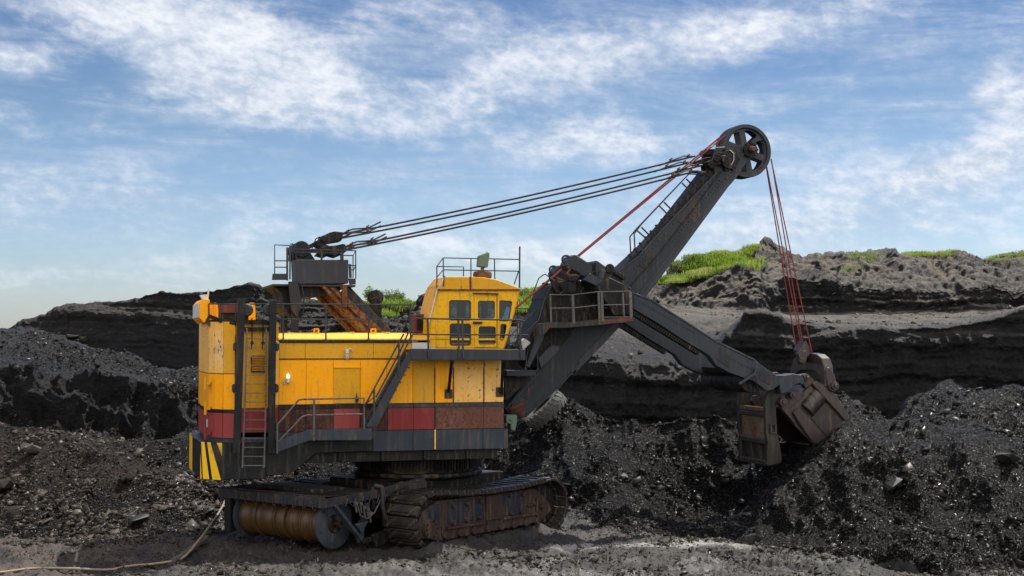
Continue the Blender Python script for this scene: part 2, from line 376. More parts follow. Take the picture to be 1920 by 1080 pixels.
def steep(r):                              # the walls stand nearly upright
    r = list(r); q = [list(k) for k in r[1:]]
    q[4][0] = q[5][0]-(.7 if r[0] > 430 else 2.3)
    if r[0] > 600: q[3] = [q[2][0]+2.5, q[2][1]+45]; q[4][1] = max(q[4][1], q[2][1]+25)
    q[7][0] = q[8][0]-((.25 if r[0] > 1445 else 4.5) if r[0] > 640 else 6)
    if r[0] > 1450: q[8][1] -= 10
    if r[0] < 645:
        sk = q[9]; q[7] = [sk[0]-3.6, 735]; q[8] = [sk[0]-1.3, sk[1]*.6+735*.4]
    return (r[0],)+tuple(tuple(k) for k in q)
ST = [steep(r) for r in ST]
def H(D, py): return CAMH+(640-py)/F*D
spx = np.array([r[0] for r in ST], float)
KD = np.array([[5, 24, 38]+[q[0] for q in r[1:]]+[r[-1][0]+45] for r in ST], float)     # knots: distance
KZ = np.array([[0, 0, 0]+[H(q[0], q[1]) if i else 0.0 for i, q in enumerate(r[1:])]+[H(r[-1][0], r[-1][1])-16] for r in ST], float)
ROWS = [8, 12, 70, 95, 125, 10, 16, 110, 60, 14, 60, 110, 8]
cols = np.concatenate([np.linspace(-2600, -170, 30)[:-1], np.arange(-170, 2090, 1.95), np.linspace(2100, 4600, 30)])
def lerp_cols(A): return np.stack([np.interp(cols, spx, A[:, k]) for k in range(A.shape[1])], 1)
cD, cZ = lerp_cols(KD), lerp_cols(KZ)
s_all = np.concatenate([k+np.arange(n)/n for k, n in enumerate(ROWS)]+[[len(ROWS)]])
def along(A):
    k = np.minimum(np.floor(s_all).astype(int), len(ROWS)-1); f = s_all-k
    return A[:, k]*(1-f)+A[:, k+1]*f
Dg, Zg = along(cD), along(cZ)
def soften(A, r):                          # round the corners of the profile a little
    B = A.copy()
    for _ in range(r): B[:, 1:-1] = .25*B[:, :-2]+.5*B[:, 1:-1]+.25*B[:, 2:]
    return B
Dg, Zg = soften(Dg, 14), soften(Zg, 14)
Xg = (cols[:, None]-960)/F*Dg
def mound(x, y, sx, sy, h): return h*np.exp(-((Xg-x)/sx)**2-((Dg-y)/sy)**2)
Zg = Zg+np.clip((Dg-44)/3, 0, 1)*(mound(2.9, 54.0, 1.9, 2.6, .9)+mound(11.9, 48.6, 2.2, 2.6, 1.0)+mound(16.0, 47.5, 1.5, 2.5, .6)-mound(7.0, 51.0, 1.7, 2.8, 1.1)-mound(14.0, 50.0, 1.2, 3.0, .5))
Zg = np.where((Dg > 44) & (Dg < 62), np.maximum(Zg, .02), Zg)
P = np.stack([Xg, Dg, Zg], -1)
S = np.broadcast_to(s_all, Dg.shape)
def normals(P):
    a = np.gradient(P, axis=0); b = np.gradient(P, axis=1); n = np.cross(a, b)
    n /= np.linalg.norm(n, axis=-1, keepdims=True)+1e-9
    return np.where(n[..., 2:3] < 0, -n, n)
N = normals(P)
def win(a, b, w=.25): return np.clip((S-a)/w, 0, 1)*np.clip((b-S)/w, 0, 1)
PXg = np.broadcast_to(cols[:, None], Dg.shape)
near = 1-np.clip((S-2.9)/.5, 0, 1); heap = win(2.9, 6.2, .4); face = win(6.6, 8.1, .3); bench = win(8, 9.6, .4); up = np.clip((S-9.95)/.3, 0, 1)
left = np.clip((420-PXg)/120, 0, 1); upl = np.clip((700-PXg)/80, 0, 1)
big = fbm(P, .16, 4, .5, 3); mid = fbm(P, .55, 4, .55, 21); sml = fbm(P, 2.1, 3, .6, 41)
rid = fbm(P*np.array([1, 1, .5]), .22, 4, .5, 61, True); rid2 = fbm(P*np.array([1, 1, .6]), .7, 4, .55, 81, True)
strata = fbm(np.stack([P[..., 0]*.03, P[..., 1]*.03, P[..., 2]*1.0+fbm(P, .05, 2, .5, 5)*1.5], -1), 1.1, 3, .6, 91)
ridB = fbm(P*np.array([1, 1, .4]), .075, 3, .5, 66, True)
fin = fbm(P, 5.5, 2, .6, 47)
ledge = np.clip(np.sin((P[..., 2]*3.1+fbm(P, .12, 3, .5, 13)*4)), -.5, .5)
mud = fbm(P*np.array([1, .7, 1]), 1.1, 4, .6, 49, True)
amp = near*(mid*.10+sml*.11+mud*.17+fin*.07)+heap*(big*.45+mid*.30+sml*.11+.20*rid2+fin*.05+.16*rid)
cliffL = face*left
amp = amp+cliffL*(rid*2.3+.35+rid2*1.2+sml*.28+mid*.5)+face*(1-left)*(rid*.8+rid2*.45+strata*.5+sml*.2+ledge*.35)+bench*(big*.5+mid*.4+sml*.2)+up*(1-upl*.72)*(ridB*2.2+rid*1.3+rid2*.40+mid*.35+big*.6+strata*.6*(S < 11.2)+sml*.25)+up*upl*(strata*.7+sml*.10+mid*.2)
gul = fbm(P*np.array([1, .35, .0]), .50, 4, .55, 57, True)
hi = fbm(P, 9.0, 2, .6, 99)
amp = amp+heap*(gul*.45+hi*.03)+near*hi*.035
ruts = np.exp(-((PXg-1700-(S-2.4)*60)/300)**2)*win(2.25, 3.5, .3)   # deep wheel ruts on the right
u = P[..., 0]*.80+P[..., 1]*.60
amp = amp+ruts*(-.55*np.clip(np.sin(u*2.1+mid*1.2), 0, 1)**2+mid*.15)
skm = np.exp(-((P[..., 1]-45.0-(P[..., 0]-4)*.12)/.75)**2)*np.clip((P[..., 0]-.5)/1.5, 0, 1)*np.clip((9-P[..., 0])/3, 0, 1)
amp = amp*(1-.8*skm)
P = P+N*amp[..., None]
# gullies that run down the upper slopes
P[..., 2] += up*(1-upl*.8)*0.6*fbm(P*np.array([1, .35, .1]), .22, 3, .5, 33, True)
# churned mud and tread marks near the photographer
near2 = win(1.5, 3.2, .3)
tr_ = np.exp(-(((P[..., 0]-3.6)-(P[..., 1]-40)*.9)/.55)**2)+np.exp(-(((P[..., 0]-6.0)-(P[..., 1]-40)*.9)/.55)**2)
P[..., 2] += near2*np.clip(tr_, 0, 1)*(.085*np.sign(np.sin((P[..., 0]+P[..., 1])*7))-.07)
eq = (P[..., 0]+3.15)*.64+(P[..., 1]-48)*.77; qq = (P[..., 0]+3.15)*.77-(P[..., 1]-48)*.64     # mud pushed up along the near crawler
P[..., 2] += (np.abs(eq-.4) < 5)*np.clip((4.2-np.abs(eq-.4))/.8, 0, 1)*np.exp(-((qq-3.45)/.32)**2)*(.20+.16*fbm(P, 1.3, 3, .6, 111))
NR = normals(P)
PX = 960+P[..., 0]/P[..., 1]*F
# visible-picture coordinates of every point, for choosing where grass or stones lie
cp_, sp_ = math.cos(PITCH), math.sin(PITCH)
yy = P[..., 1]*cp_+(P[..., 2]-CAMH)*sp_; zz = -P[..., 1]*sp_+(P[..., 2]-CAMH)*cp_
PPX = 960+P[..., 0]/yy*F; PPY = 540-zz/yy*F
VIS = np.minimum.accumulate(PPY, axis=1) >= PPY-1.0       # roughly: not hidden behind nearer ground

def grid_mesh(name, P, material, attrs=()):
    nc, nr = P.shape[:2]; me = bpy.data.meshes.new(name)
    idx = np.arange(nc*nr).reshape(nc, nr)
    f = np.stack([idx[:-1, :-1], idx[1:, :-1], idx[1:, 1:], idx[:-1, 1:]], -1).reshape(-1, 4)
    me.vertices.add(nc*nr); me.vertices.foreach_set('co', P.astype(np.float32).ravel())
    me.loops.add(f.size); me.loops.foreach_set('vertex_index', f.astype(np.int32).ravel())
    me.polygons.add(len(f)); me.polygons.foreach_set('loop_start', np.arange(0, f.size, 4, dtype=np.int32))
    me.polygons.foreach_set('loop_total', np.full(len(f), 4, np.int32))
    me.update(); me.validate(); me.materials.append(material)
    me.polygons.foreach_set('use_smooth', np.ones(len(f), bool))
    o = bpy.data.objects.new(name, me); COL.objects.link(o); return o

# ---- ground, coal and rock materials
def earth(name, kind):
    m, t, b = mat(name); co = objco(t); x, y, z = t.sep(co)
    geo = t.n.new('ShaderNodeNewGeometry'); nz = t.sep(geo.outputs['Normal'])[2]
    n0 = t.noise(co, .12, 5, .6); n1 = t.noise(co, .6, 6, .65); n2 = t.noise(co, 3.2, 6, .7); n3 = t.noise(co, 14, 4, .7); vr = t.vor(co, 9.0)
    if kind == 'ground':
        c = t.mix(t.smooth(n1, .35, .7), (.008, .007, .006), (.028, .0235, .020))
        brown = t.m('MULTIPLY', t.smooth(x, -3.0, -12.0), t.smooth(n1, .38, .62)); c = t.mix(brown, c, (.055, .036, .025))
        c = t.mix(t.smooth(n3, .58, .75, 0, .6), c, (.10, .085, .068))
        wet_glare = t.smooth(t.m('ADD', t.m('MULTIPLY', n0, .5), t.m('MULTIPLY', n1, .5)), .47, .58)
        wet_glare = t.m('MULTIPLY', wet_glare, t.m('MULTIPLY', t.smooth(x, -8, 0), t.smooth(y, 43.5, 40.5, .05, 1)))
        glare_strk = t.m('MULTIPLY', t.smooth(t.m('ABSOLUTE', t.m('SUBTRACT', t.m('SUBTRACT', y, 45.0), t.m('MULTIPLY', t.m('SUBTRACT', x, 4.0), .12))), .9, .2), t.m('MULTIPLY', t.smooth(x, .5, 2.0), t.smooth(x, 9, 6)))
        c = t.mix(wet_glare, c, (.095, .087, .078)); c = t.mix(glare_strk, c, (.26, .245, .22)); wet_glare = t.m('MAXIMUM', wet_glare, glare_strk)  # sun glare on the wet mud is painted in as pale colour
        b.inputs['Specular IOR Level'].default_value = .5
        t.l.new(t.m('SUBTRACT', t.m('ADD', .62, t.m('MULTIPLY', n3, .2)), t.m('MULTIPLY', wet_glare, .46)), b.inputs['Roughness'])
        bump(t, b, t.m('ADD', t.m('MULTIPLY', n2, 1.0), t.m('MULTIPLY', n3, .35)), 1.0, .10)
    elif kind == 'coal':
        c = t.mix(n1, (.002, .002, .0023), (.009, .0082, .0078)); c = t.mix(t.smooth(n2, .60, .8, 0, .5), c, (.040, .035, .031))
        br = t.m('MULTIPLY', t.smooth(n0, .46, .62), t.smooth(x, -6, -14)); c = t.mix(t.m('MULTIPLY', br, .7), c, (.042, .029, .022))
        fl = t.vor(co, 26.0, out=1); fr_ = t.sep(fl)[0]; t.l.new(t.smooth(fr_, .80, .97, .06, .8), b.inputs['Specular IOR Level'])
        t.l.new(t.m('SUBTRACT', t.m('ADD', .36, t.m('MULTIPLY', n2, .3)), t.smooth(fr_, .8, .95, 0, .25)), b.inputs['Roughness'])
        bump(t, b, t.m('ADD', t.m('MULTIPLY', vr, .3), t.m('ADD', t.m('MULTIPLY', n2, 1.3), t.m('MULTIPLY', n3, .5))), 1.0, .16)
    else:
        wob = t.m('ADD', z, t.m('MULTIPLY', n0, 2.0))
        st = t.noise(t.comb(t.m('MULTIPLY', x, .03), t.m('MULTIPLY', y, .03), wob), 1.5, 6, .7)
        wall = t.mix(st, (.002, .003, .0045), (.014, .013, .0135)); b.inputs['Specular IOR Level'].default_value = .2
        wall = t.mix(t.smooth(st, .60, .70, 0, .75), wall, (.045, .032, .024))
        dust = t.mix(n1, (.040, .038, .036), (.165, .145, .125)); dust = t.mix(t.smooth(n2, .5, .75, 0, .6), dust, (.05, .045, .042))
        dust = t.mix(t.smooth(t.noise(co, .22, 5, .65), .50, .60, 0, .8), dust, (.030, .029, .029)); high = t.smooth(t.m('ADD', z, t.m('MULTIPLY', n1, 3.0)), 8.0, 12.5)
        br = t.smooth(n0, .45, .6); dust = t.mix(t.m('MULTIPLY', t.m('MULTIPLY', br, high), .75), dust, (.15, .118, .092))
        f = t.smooth(t.m('ADD', nz, t.m('MULTIPLY', t.m('SUBTRACT', n2, .5), .5)), .45, .85)
        f = t.m('MULTIPLY', f, t.smooth(t.m('ADD', z, t.m('MULTIPLY', n0, 4)), 7.5, 11.0, .06, 1.0))
        f = t.m('MULTIPLY', f, t.smooth(x, -18, -13, .28, 1))
        c = t.mix(f, wall, dust)
        t.l.new(t.m('ADD', t.m('MULTIPLY', f, .25), .50), b.inputs['Roughness'])
        bump(t, b, t.m('ADD', t.m('MULTIPLY', n2, .8), t.m('ADD', t.m('MULTIPLY', n1, 1.2), t.m('MULTIPLY', n3, .25))), 1.0, .35)
    t.l.new(c, b.inputs['Base Color']); return m
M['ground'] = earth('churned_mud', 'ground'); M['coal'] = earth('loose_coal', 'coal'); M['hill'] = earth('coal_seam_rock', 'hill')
r1 = int(np.searchsorted(s_all, 3.0)); r2 = int(np.searchsorted(s_all, 6.5))
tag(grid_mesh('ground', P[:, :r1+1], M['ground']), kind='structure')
tag(grid_mesh('coal_slope', P[:, r1:r2+1], M['coal']), kind='structure')
tag(grid_mesh('hill', P[:, r2:], M['hill']), kind='structure')
# the land the photographer stands on and everything out of sight: one wide dark sheet below
g = MB(); g.add([(-1500, -1500, -1.2), (1500, -1500, -1.2), (1500, 1500, -1.2), (-1500, 1500, -1.2)], [(0, 1, 2, 3)])
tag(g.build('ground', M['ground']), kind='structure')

def ground_z(x, y):
    """height of the terrain at world x, y"""
    c = 960+x/y*F; ci = int(np.clip(np.searchsorted(cols, c), 1, len(cols)-1))
    row = P[ci]; k = int(np.argmin(np.abs(row[:, 1]-y))); return float(row[k, 2])
def hit(px, py):
    """the nearest terrain point that the picture shows at px, py"""
    d = (PPX-px)**2+(PPY-py)**2; d = np.where(VIS, d, 1e12); i = np.unravel_index(int(np.argmin(d)), d.shape)
    return P[i], NR[i]

# ---- loose stones and lumps (one mesh per kind of rubble: nobody could count them)
def rock_variants(n, k, flat=.65, seed=1):
    out = []; rs = np.random.default_rng(seed)
    for _ in range(n):
        bm = bmesh.new(); pts = rs.normal(size=(k, 3)); pts /= np.linalg.norm(pts, axis=1)[:, None]
        pts *= (rs.uniform(.7, 1.1, (k, 1)))*np.array([1, rs.uniform(.55, .95), flat*rs.uniform(.5, 1.1)])
        for p in pts: bm.verts.new(p)
        r = bmesh.ops.convex_hull(bm, input=bm.verts); bmesh.ops.delete(bm, geom=[e for e in r['geom_interior'] if isinstance(e, bmesh.types.BMVert)], context='VERTS')
        bmesh.ops.recalc_face_normals(bm, faces=bm.faces); bm.verts.ensure_lookup_table()
        bm.verts.index_update(); V = np.array([v.co[:] for v in bm.verts]); Fc = np.array([[v.index for v in f.verts] for f in bm.faces if len(f.verts) == 3]); out.append((V, Fc)); bm.free()
    return out
def scatter(name, pos, size, variants, material, label, cat, sink=.3, nrm=None, kind='stuff'):
    rs = np.random.default_rng(len(pos)); VV = []; FF = []; base = 0
    which = rs.integers(0, len(variants), len(pos))
    for vi, (V, Fc) in enumerate(variants):
        ii = np.where(which == vi)[0]
        if not len(ii): continue
        a = rs.uniform(0, 6.283, (len(ii), 3)); a[:, 1:] = rs.normal(0, .45, (len(ii), 2))
        ca, sa = np.cos(a), np.sin(a); R = np.zeros((len(ii), 3, 3))
        Rz = np.zeros_like(R); Rz[:, 0, 0] = ca[:, 0]; Rz[:, 0, 1] = -sa[:, 0]; Rz[:, 1, 0] = sa[:, 0]; Rz[:, 1, 1] = ca[:, 0]; Rz[:, 2, 2] = 1
        Rx = np.zeros_like(R); Rx[:, 0, 0] = 1; Rx[:, 1, 1] = ca[:, 1]; Rx[:, 1, 2] = -sa[:, 1]; Rx[:, 2, 1] = sa[:, 1]; Rx[:, 2, 2] = ca[:, 1]
        Ry = np.zeros_like(R); Ry[:, 1, 1] = 1; Ry[:, 0, 0] = ca[:, 2]; Ry[:, 0, 2] = sa[:, 2]; Ry[:, 2, 0] = -sa[:, 2]; Ry[:, 2, 2] = ca[:, 2]
        R = Rx@Ry@Rz
        v = np.einsum('nij,kj->nki', R, V)*size[ii][:, None, None]+pos[ii][:, None, :]
        v[..., 2] += (size[ii]*(.5-sink)*.6)[:, None]
        VV.append(v.reshape(-1, 3)); off = base+np.arange(len(ii))[:, None, None]*len(V); FF.append((Fc[None]+off).reshape(-1, 3)); base += len(ii)*len(V)
    V = np.concatenate(VV).astype(np.float32); Fc = np.concatenate(FF).astype(np.int32)
    me = bpy.data.meshes.new(name); me.vertices.add(len(V)); me.vertices.foreach_set('co', V.ravel())
    me.loops.add(Fc.size); me.loops.foreach_set('vertex_index', Fc.ravel()); me.polygons.add(len(Fc))
    me.polygons.foreach_set('loop_start', np.arange(0, Fc.size, 3, dtype=np.int32)); me.polygons.foreach_set('loop_total', np.full(len(Fc), 3, np.int32))
    me.update(); me.materials.append(material); o = bpy.data.objects.new(name, me); COL.objects.link(o)
    return tag(o, label, cat, kind=kind)
def stone_mat(name, c0, c1, rough=.4, spec=.6, rr=.25):
    m, t, b = mat(name); co = objco(t); geo = t.n.new('ShaderNodeNewGeometry'); r = geo.outputs['Random Per Island']
    n = t.noise(co, 6, 5, .65); c = t.mix(r, c0, c1); c = t.mix(t.smooth(n, .45, .8, 0, .6), c, tuple(q*.45 for q in c0))
    t.l.new(c, b.inputs['Base Color']); t.l.new(t.m('ADD', rough-.1, t.m('MULTIPLY', t.m('FRACT', t.m('MULTIPLY', r, 17.3)), rr)), b.inputs['Roughness'])
    rs_ = t.m('FRACT', t.m('MULTIPLY', r, 41.7)); t.l.new(t.smooth(rs_, .60, .95, .05, spec), b.inputs['Specular IOR Level']); bump(t, b, t.noise(co, 25, 4, .7), .6, .03); return m
M['lump'] = stone_mat('coal_lump', (.002, .002, .0025), (.040, .035, .031), .20, .6, .45)
M['stone'] = stone_mat('brown_grey_stone', (.006, .005, .0045), (.105, .088, .072), .40, .55)
M['block'] = simple('matte_coal_block', (.010, .0095, .009), .6)
M['chip'] = stone_mat('glinting_coal_chip', (.006, .006, .006), (.10, .09, .08), .16, 1.0, .3)
M['clod'] = stone_mat('wet_mud_clod', (.008, .007, .006), (.075, .062, .050), .35, .6, .4)
M['rock_far'] = stone_mat('dusty_rock', (.02, .018, .017), (.14, .115, .095), .6, .3)
def pick(mask, n, w=None):
    ii = np.flatnonzero(mask); 
    if w is not None: p = w[mask]; p = p/p.sum(); s = rng.choice(ii, n, p=p)
    else: s = rng.choice(ii, n)
    pts = P.reshape(-1, 3)[s]; return pts+rng.normal(0, .03, pts.shape)*np.array([1, 1, 0]), s
area = (P[..., 1]/45)**2
inview = (PPX > -160) & (PPX < 2080) & (np.minimum.accumulate(PPY, axis=1) >= PPY-22)
small_v, big_v = rock_variants(18, 8, .7, 3), rock_variants(18, 7, .5, 5)
def sizes(n, lo, hi, k=2.6): return lo*(1-rng.random(n)*(1-(lo/hi)**k))**(-1/k)
mk = inview & (S > 2.9) & (S < 6.4) & (PPX > 400); hw = np.clip(.45+fbm(P, .45, 3, .6, 72)*2.2, .03, 2); p_, s_ = pick(mk, 74000, hw); scatter('coal_lumps', p_, sizes(len(p_), .022, .34, 2.3), small_v, M['lump'], 'loose black coal lumps covering the heaps on the right', 'coal')
mk = inview & (S > 2.9) & (S < 6.6); p_, s_ = pick(mk, 15000, np.clip(.15+fbm(P, .5, 3, .6, 78)*3.2, .01, 2)); scatter('coal_chips', p_, sizes(len(p_), .02, .08), small_v, M['chip'], 'shiny broken coal chips glinting all over the heaps', 'coal')
clump = fbm(P, .5, 3, .5, 71)
mk = inview & (S > 2.75) & (S < 7.1) & (PPX < 560)
wgt = np.clip(.35+clump*1.6, .03, 2)*(1+np.clip(PPY-850, 0, 120)/40)
p_, s_ = pick(mk, 26000, wgt); scatter('stone_rubble', p_, sizes(len(p_), .05, .42, 2.3), big_v, M['stone'], 'broken brown grey stones spilling down the left slope', 'rubble')
p_, s_ = pick(mk, 14000); scatter('coal_lumps', p_, sizes(len(p_), .03, .15), small_v, M['lump'], 'fine coal between the stones of the left slope', 'coal')
mk = inview & (S > 7.6) & (S < 9.2) & (PPX < 460); p_, s_ = pick(mk, 15000, np.clip(.4+fbm(P, .35, 3, .6, 73)*2, .03, 2)); scatter('coal_lumps', p_, sizes(len(p_), .03, .28), small_v, M['lump'], 'coal rubble along the raised spoil ridge at far left', 'coal')
mk = inview & (S > 1.9) & (S < 3.1); p_, s_ = pick(mk, 16000, np.clip(.4+fbm(P, .9, 3, .6, 75)*2, .03, 2)); scatter('gravel', p_, sizes(len(p_), .018, .15), small_v, M['stone'], 'small stones trodden into the muddy foreground', 'gravel')
mk = inview & (S > 8.0) & (PPX > 600) & ((NR[..., 2] > .55)); p_, s_ = pick(mk, 8000, np.clip(.2+fbm(P, .12, 3, .6, 74)*2.5, .02, 2)); scatter('rock_debris', p_, sizes(len(p_), .07, .5, 2.4), big_v, M['rock_far'], 'dusty rock debris on the far benches', 'rock')

mk = inview & (S > 1.9) & (S < 3.1); p_, s_ = pick(mk, 14000, np.clip(.3+fbm(P, .6, 3, .6, 76)*2.4, .02, 2)); scatter('mud_clods', p_, sizes(len(p_), .03, .20, 2.2), small_v, M['clod'], 'dark mud clods churned up in front of the crawlers', 'mud')

# ---- single boulders one can point at
def boulder(px, py, size, label, m_='stone', flat=.6, seed=0):
    p, n = hit(px, py); V, Fc = rock_variants(1, 16, flat, 100+seed)[0]
    m_ = 'block' if m_ == 'lump' else m_
    b = MB(); V = V*size; b.add([tuple(v) for v in V], [tuple(f) for f in Fc])
    o = b.build('boulder', M[m_], bevel=.02); o.location = (p[0], p[1]-size*.2, p[2]+size*.15); o.rotation_euler = (random.uniform(-.3, .3), random.uniform(-.4, .4), random.uniform(0, 6))
    return tag(o, label, 'boulder', 'boulders lying on the slopes')
boulder(62, 850, .55, 'pale brown boulder high on the left rubble heap', seed=1)
boulder(8, 912, .75, 'large flat grey boulder cut by the left picture edge', seed=2, flat=.5)
boulder(322, 912, .36, 'pale angular boulder left of the hazard striped counterweight', seed=3)
boulder(258, 980, .50, 'dark rounded boulder at the foot of the left slope', 'lump', seed=4)
boulder(35, 962, .38, 'light cracked boulder near the foot of the left slope', seed=5)
boulder(300, 955, .42, 'long slanting slab among the rubble left of the cable reel', seed=6, flat=.35)
boulder(131, 636, .9, 'long pale slab lying on the spoil ridge crest', 'rock_far', seed=7, flat=.3)
boulder(152, 642, 1.0, 'broad grey slab behind the pale slab on the spoil ridge', 'rock_far', seed=8, flat=.4)
boulder(1250, 1066, .22, 'small black boulder in the mud at bottom centre', 'lump', seed=9)
boulder(1415, 1016, .40, 'dark block of coal at the foot of the dipper shadow', 'lump', seed=10)
boulder(1165, 895, .30, 'dark coal block resting low on the heap behind the crawler', 'lump', seed=11)
boulder(1675, 910, .45, 'black coal block below the right hand heap', 'lump', seed=12)
boulder(1885, 862, .55, 'large black coal block at the right picture edge', 'lump', seed=13)

# ---- grass on the skyline
def grass_mat(name, c0, c1):
    m, t, b = mat(name); geo = t.n.new('ShaderNodeNewGeometry'); r = geo.outputs['Random Per Island']; n = t.noise(objco(t), .35, 5, .65)
    c = t.mix(r, c0, c1); c = t.mix(t.smooth(n, .56, .40, 0, .55), c, (.08, .14, .012)); c = t.mix(t.smooth(n, .50, .64, 0, .8), c, (.36, .34, .12)); b.inputs['Roughness'].default_value = .55
    d = t.n.new('ShaderNodeBsdfTranslucent'); t.l.new(c, d.inputs[0]); t.l.new(c, b.inputs['Base Color'])
    mx = t.n.new('ShaderNodeMixShader'); mx.inputs[0].default_value = .45; t.l.new(b.outputs[0], mx.inputs[1]); t.l.new(d.outputs[0], mx.inputs[2]); t.l.new(mx.outputs[0], t.n['Material Output'].inputs[0]); return m
M['grass'] = grass_mat('bright_grass', (.13, .24, .015), (.34, .46, .05)); M['leaf'] = grass_mat('shrub_leaves', (.06, .12, .015), (.20, .28, .04))
M['twig'] = simple('shrub_twig', (.12, .08, .05), .8)
def in_poly(poly):
    x, y = PPX, PPY; inside = np.zeros(x.shape, bool); n = len(poly)
    for i in range(n):
        (x0, y0), (x1, y1) = poly[i], poly[(i+1) % n]
        if y0 == y1: continue
        inside ^= ((y0 > y) != (y1 > y)) & (x < (x1-x0)*(y-y0)/(y1-y0)+x0)
    return inside
def blades(pos, h, n=16, spread=.42):
    k = len(pos); base = np.repeat(pos, n, 0); m_ = k*n
    a = rng.uniform(0, 6.28, m_); off = rng.normal(0, spread, (m_, 2)); hh = np.repeat(h, n)*rng.uniform(.5, 1.2, m_); w = hh*rng.uniform(.05, .11, m_)
    b = base.copy(); b[:, :2] += off; b[:, 2] -= .1
    lean = np.stack([np.cos(a), np.sin(a), np.zeros(m_)], 1)*(hh*rng.uniform(.1, .6, m_))[:, None]; side = np.stack([-np.sin(a), np.cos(a), np.zeros(m_)], 1)*w[:, None]
    mid_ = b+lean*.35+np.array([0, 0, 1])*(hh*.6)[:, None]; tip = b+lean+np.array([0, 0, 1])*hh[:, None]
    V = np.stack([b-side*.6, b+side*.6, mid_+side, mid_-side, tip], 1).reshape(-1, 3)
    i = np.arange(m_)[:, None]*5; F4 = (i+np.array([0, 1, 2, 3])); F3 = (i+np.array([3, 2, 4])); return V, F4, F3
def grass(poly, n, h, label, thr=-.15):
    mk = in_poly(poly) & (S > 8.2) & (VIS | (np.minimum.accumulate(PPY, axis=1) >= PPY-6)) & (fbm(P, .30, 4, .6, 55) > thr+.12) 
    if mk.sum() < 5: print('no grass room', label, mk.sum()); return
    p_, _ = pick(mk, n); V, F4, F3 = blades(p_, rng.uniform(.5, 1.2, n)*h)
    me = bpy.data.meshes.new('grass'); me.from_pydata(V.tolist(), [], F4.tolist()+F3.tolist()); me.materials.append(M['grass'])
    o = bpy.data.objects.new('grass', me); COL.objects.link(o); tag(o, label, 'grass', kind='stuff')
grass([(1225,530),(1240,496),(1300,476),(1385,448),(1425,448),(1408,480),(1375,500),(1325,515),(1290,528),(1235,532)], 9500, .34, 'bright green grass on the crest right of the boom', -.30)
grass([(1350,515),(1400,495),(1420,478),(1425,492),(1385,520)], 260, .5, 'thin grass fingers below the peak right of the boom')
grass([(660,525),(760,525),(780,580),(730,590),(665,600)], 2400, .42, 'green grass on the crest left of the cab', -.1)
grass([(965,535),(1050,535),(1050,583),(965,585)], 2200, .42, 'green grass on the crest between cab and boom', -.3)
grass([(1700,462),(1790,462),(1790,479),(1700,479)], 420, .26, 'green grass strip on the far right skyline', -.5)
grass([(1845,465),(2000,465),(2000,486),(1845,488)], 420, .24, 'green grass strip at the right end of the skyline', -.6)
grass([(1590,472),(1640,472),(1640,490),(1590,490)], 90, .28, 'small green grass patch on the skyline right of the hoist ropes', -.6)
grass([(1585,500),(1612,500),(1612,512),(1585,512)], 30, .3, 'tiny green tuft patch on the slope right of the hoist ropes', -.9)
def bush(px, py, h, label, n=900):
    p, _ = hit(px, py); root = empty('bush', (p[0], p[1], p[2]-.2)); tag(root, label, 'bush', 'bushes on the far crest')
    st = MB(); V = []; Fc = []
    for k in range(9):
        a = random.uniform(0, 6.28); r = random.uniform(.2, .9)*h*.75; tip = Vector((math.cos(a)*r, math.sin(a)*r, h*random.uniform(.5, 1.0)))
        md = tip*.5+Vector((0, 0, h*.12)); st.tube([(0, 0, 0), md, tip], [.05, .035, .012], 5)
        for j in range(n//9):
            t_ = random.uniform(.3, 1.08); c = (md*(2*t_) if t_ < .5 else md.lerp(tip, 2*t_-1))+Vector([random.gauss(0, .13*h) for _ in range(3)])
            s = random.uniform(.05, .11)*h*.8; u_ = Vector([random.gauss(0, 1) for _ in range(3)]).normalized(); w_ = u_.orthogonal().normalized()
            b = len(V); V += [c-u_*s, c+w_*s*.45, c+u_*s, c-w_*s*.45]; Fc.append((b, b+1, b+2, b+3))
    st.build('stem', M['twig'], root); me = bpy.data.meshes.new('foliage'); me.from_pydata([tuple(v) for v in V], [], Fc); me.materials.append(M['leaf'])
    o = bpy.data.objects.new('foliage', me); COL.objects.link(o); o.parent = root
bush(695, 553, 1.6, 'rounded light green bush on the crest just right of the gantry')
bush(728, 560, 1.2, 'low bush beside the roof pulley on the crest')
bush(750, 558, 1.0, 'small bush furthest right on the crest left of the cab')
bush(985, 562, 1.2, 'bush on the crest touching the cab windscreen')
bush(1012, 566, 1.1, 'bush on the crest under the red hoist rope')
bush(1262, 508, 1.1, 'bush on the grassy crest next to the boom')
bush(1290, 497, 1.1, 'bush halfway up the grassy crest right of the boom')
bush(1330, 486, 1.0, 'dark green bush in the middle of the grassy crest')
bush(1395, 470, .9, 'topmost bush below the bare peak')
# ------------------------------------------------------------------ the mining shovel
YAW = RAD(16.5)
MO = Vector((-3.15, 48, 0))
shovel = empty('mining_shovel', MO, YAW)
tag(shovel, 'huge yellow and red electric rope shovel on dark crawlers digging into the coal heap', 'mining shovel')
_u = Vector((math.cos(YAW), math.sin(YAW), 0)); _n = Vector((-math.sin(YAW), math.cos(YAW), 0))
def L(px, py, yl):                       # photo point -> (x, z) in the shovel's plane y = yl (x ahead, y away from the camera)
    d = ray(px, py); o = Vector((0, 0, CAMH))-MO
    t = (yl-o.dot(_n))/d.dot(_n); p = o+d*t
    return (p.dot(_u), p.z)
def LP(pts, yl): return [L(a, b, yl) for a, b in pts]
def L3(px, py, yl): x, z = L(px, py, yl); return Vector((x, yl, z))
def crop(x, y, ox, oy, k=4.153): return (ox+x/k, oy+y/k)
def prt(name, mb, m_, parent=shovel, bevel=.012, smooth=0, label=None): return mb.build(name, m_, parent, bevel, smooth, 1, label)
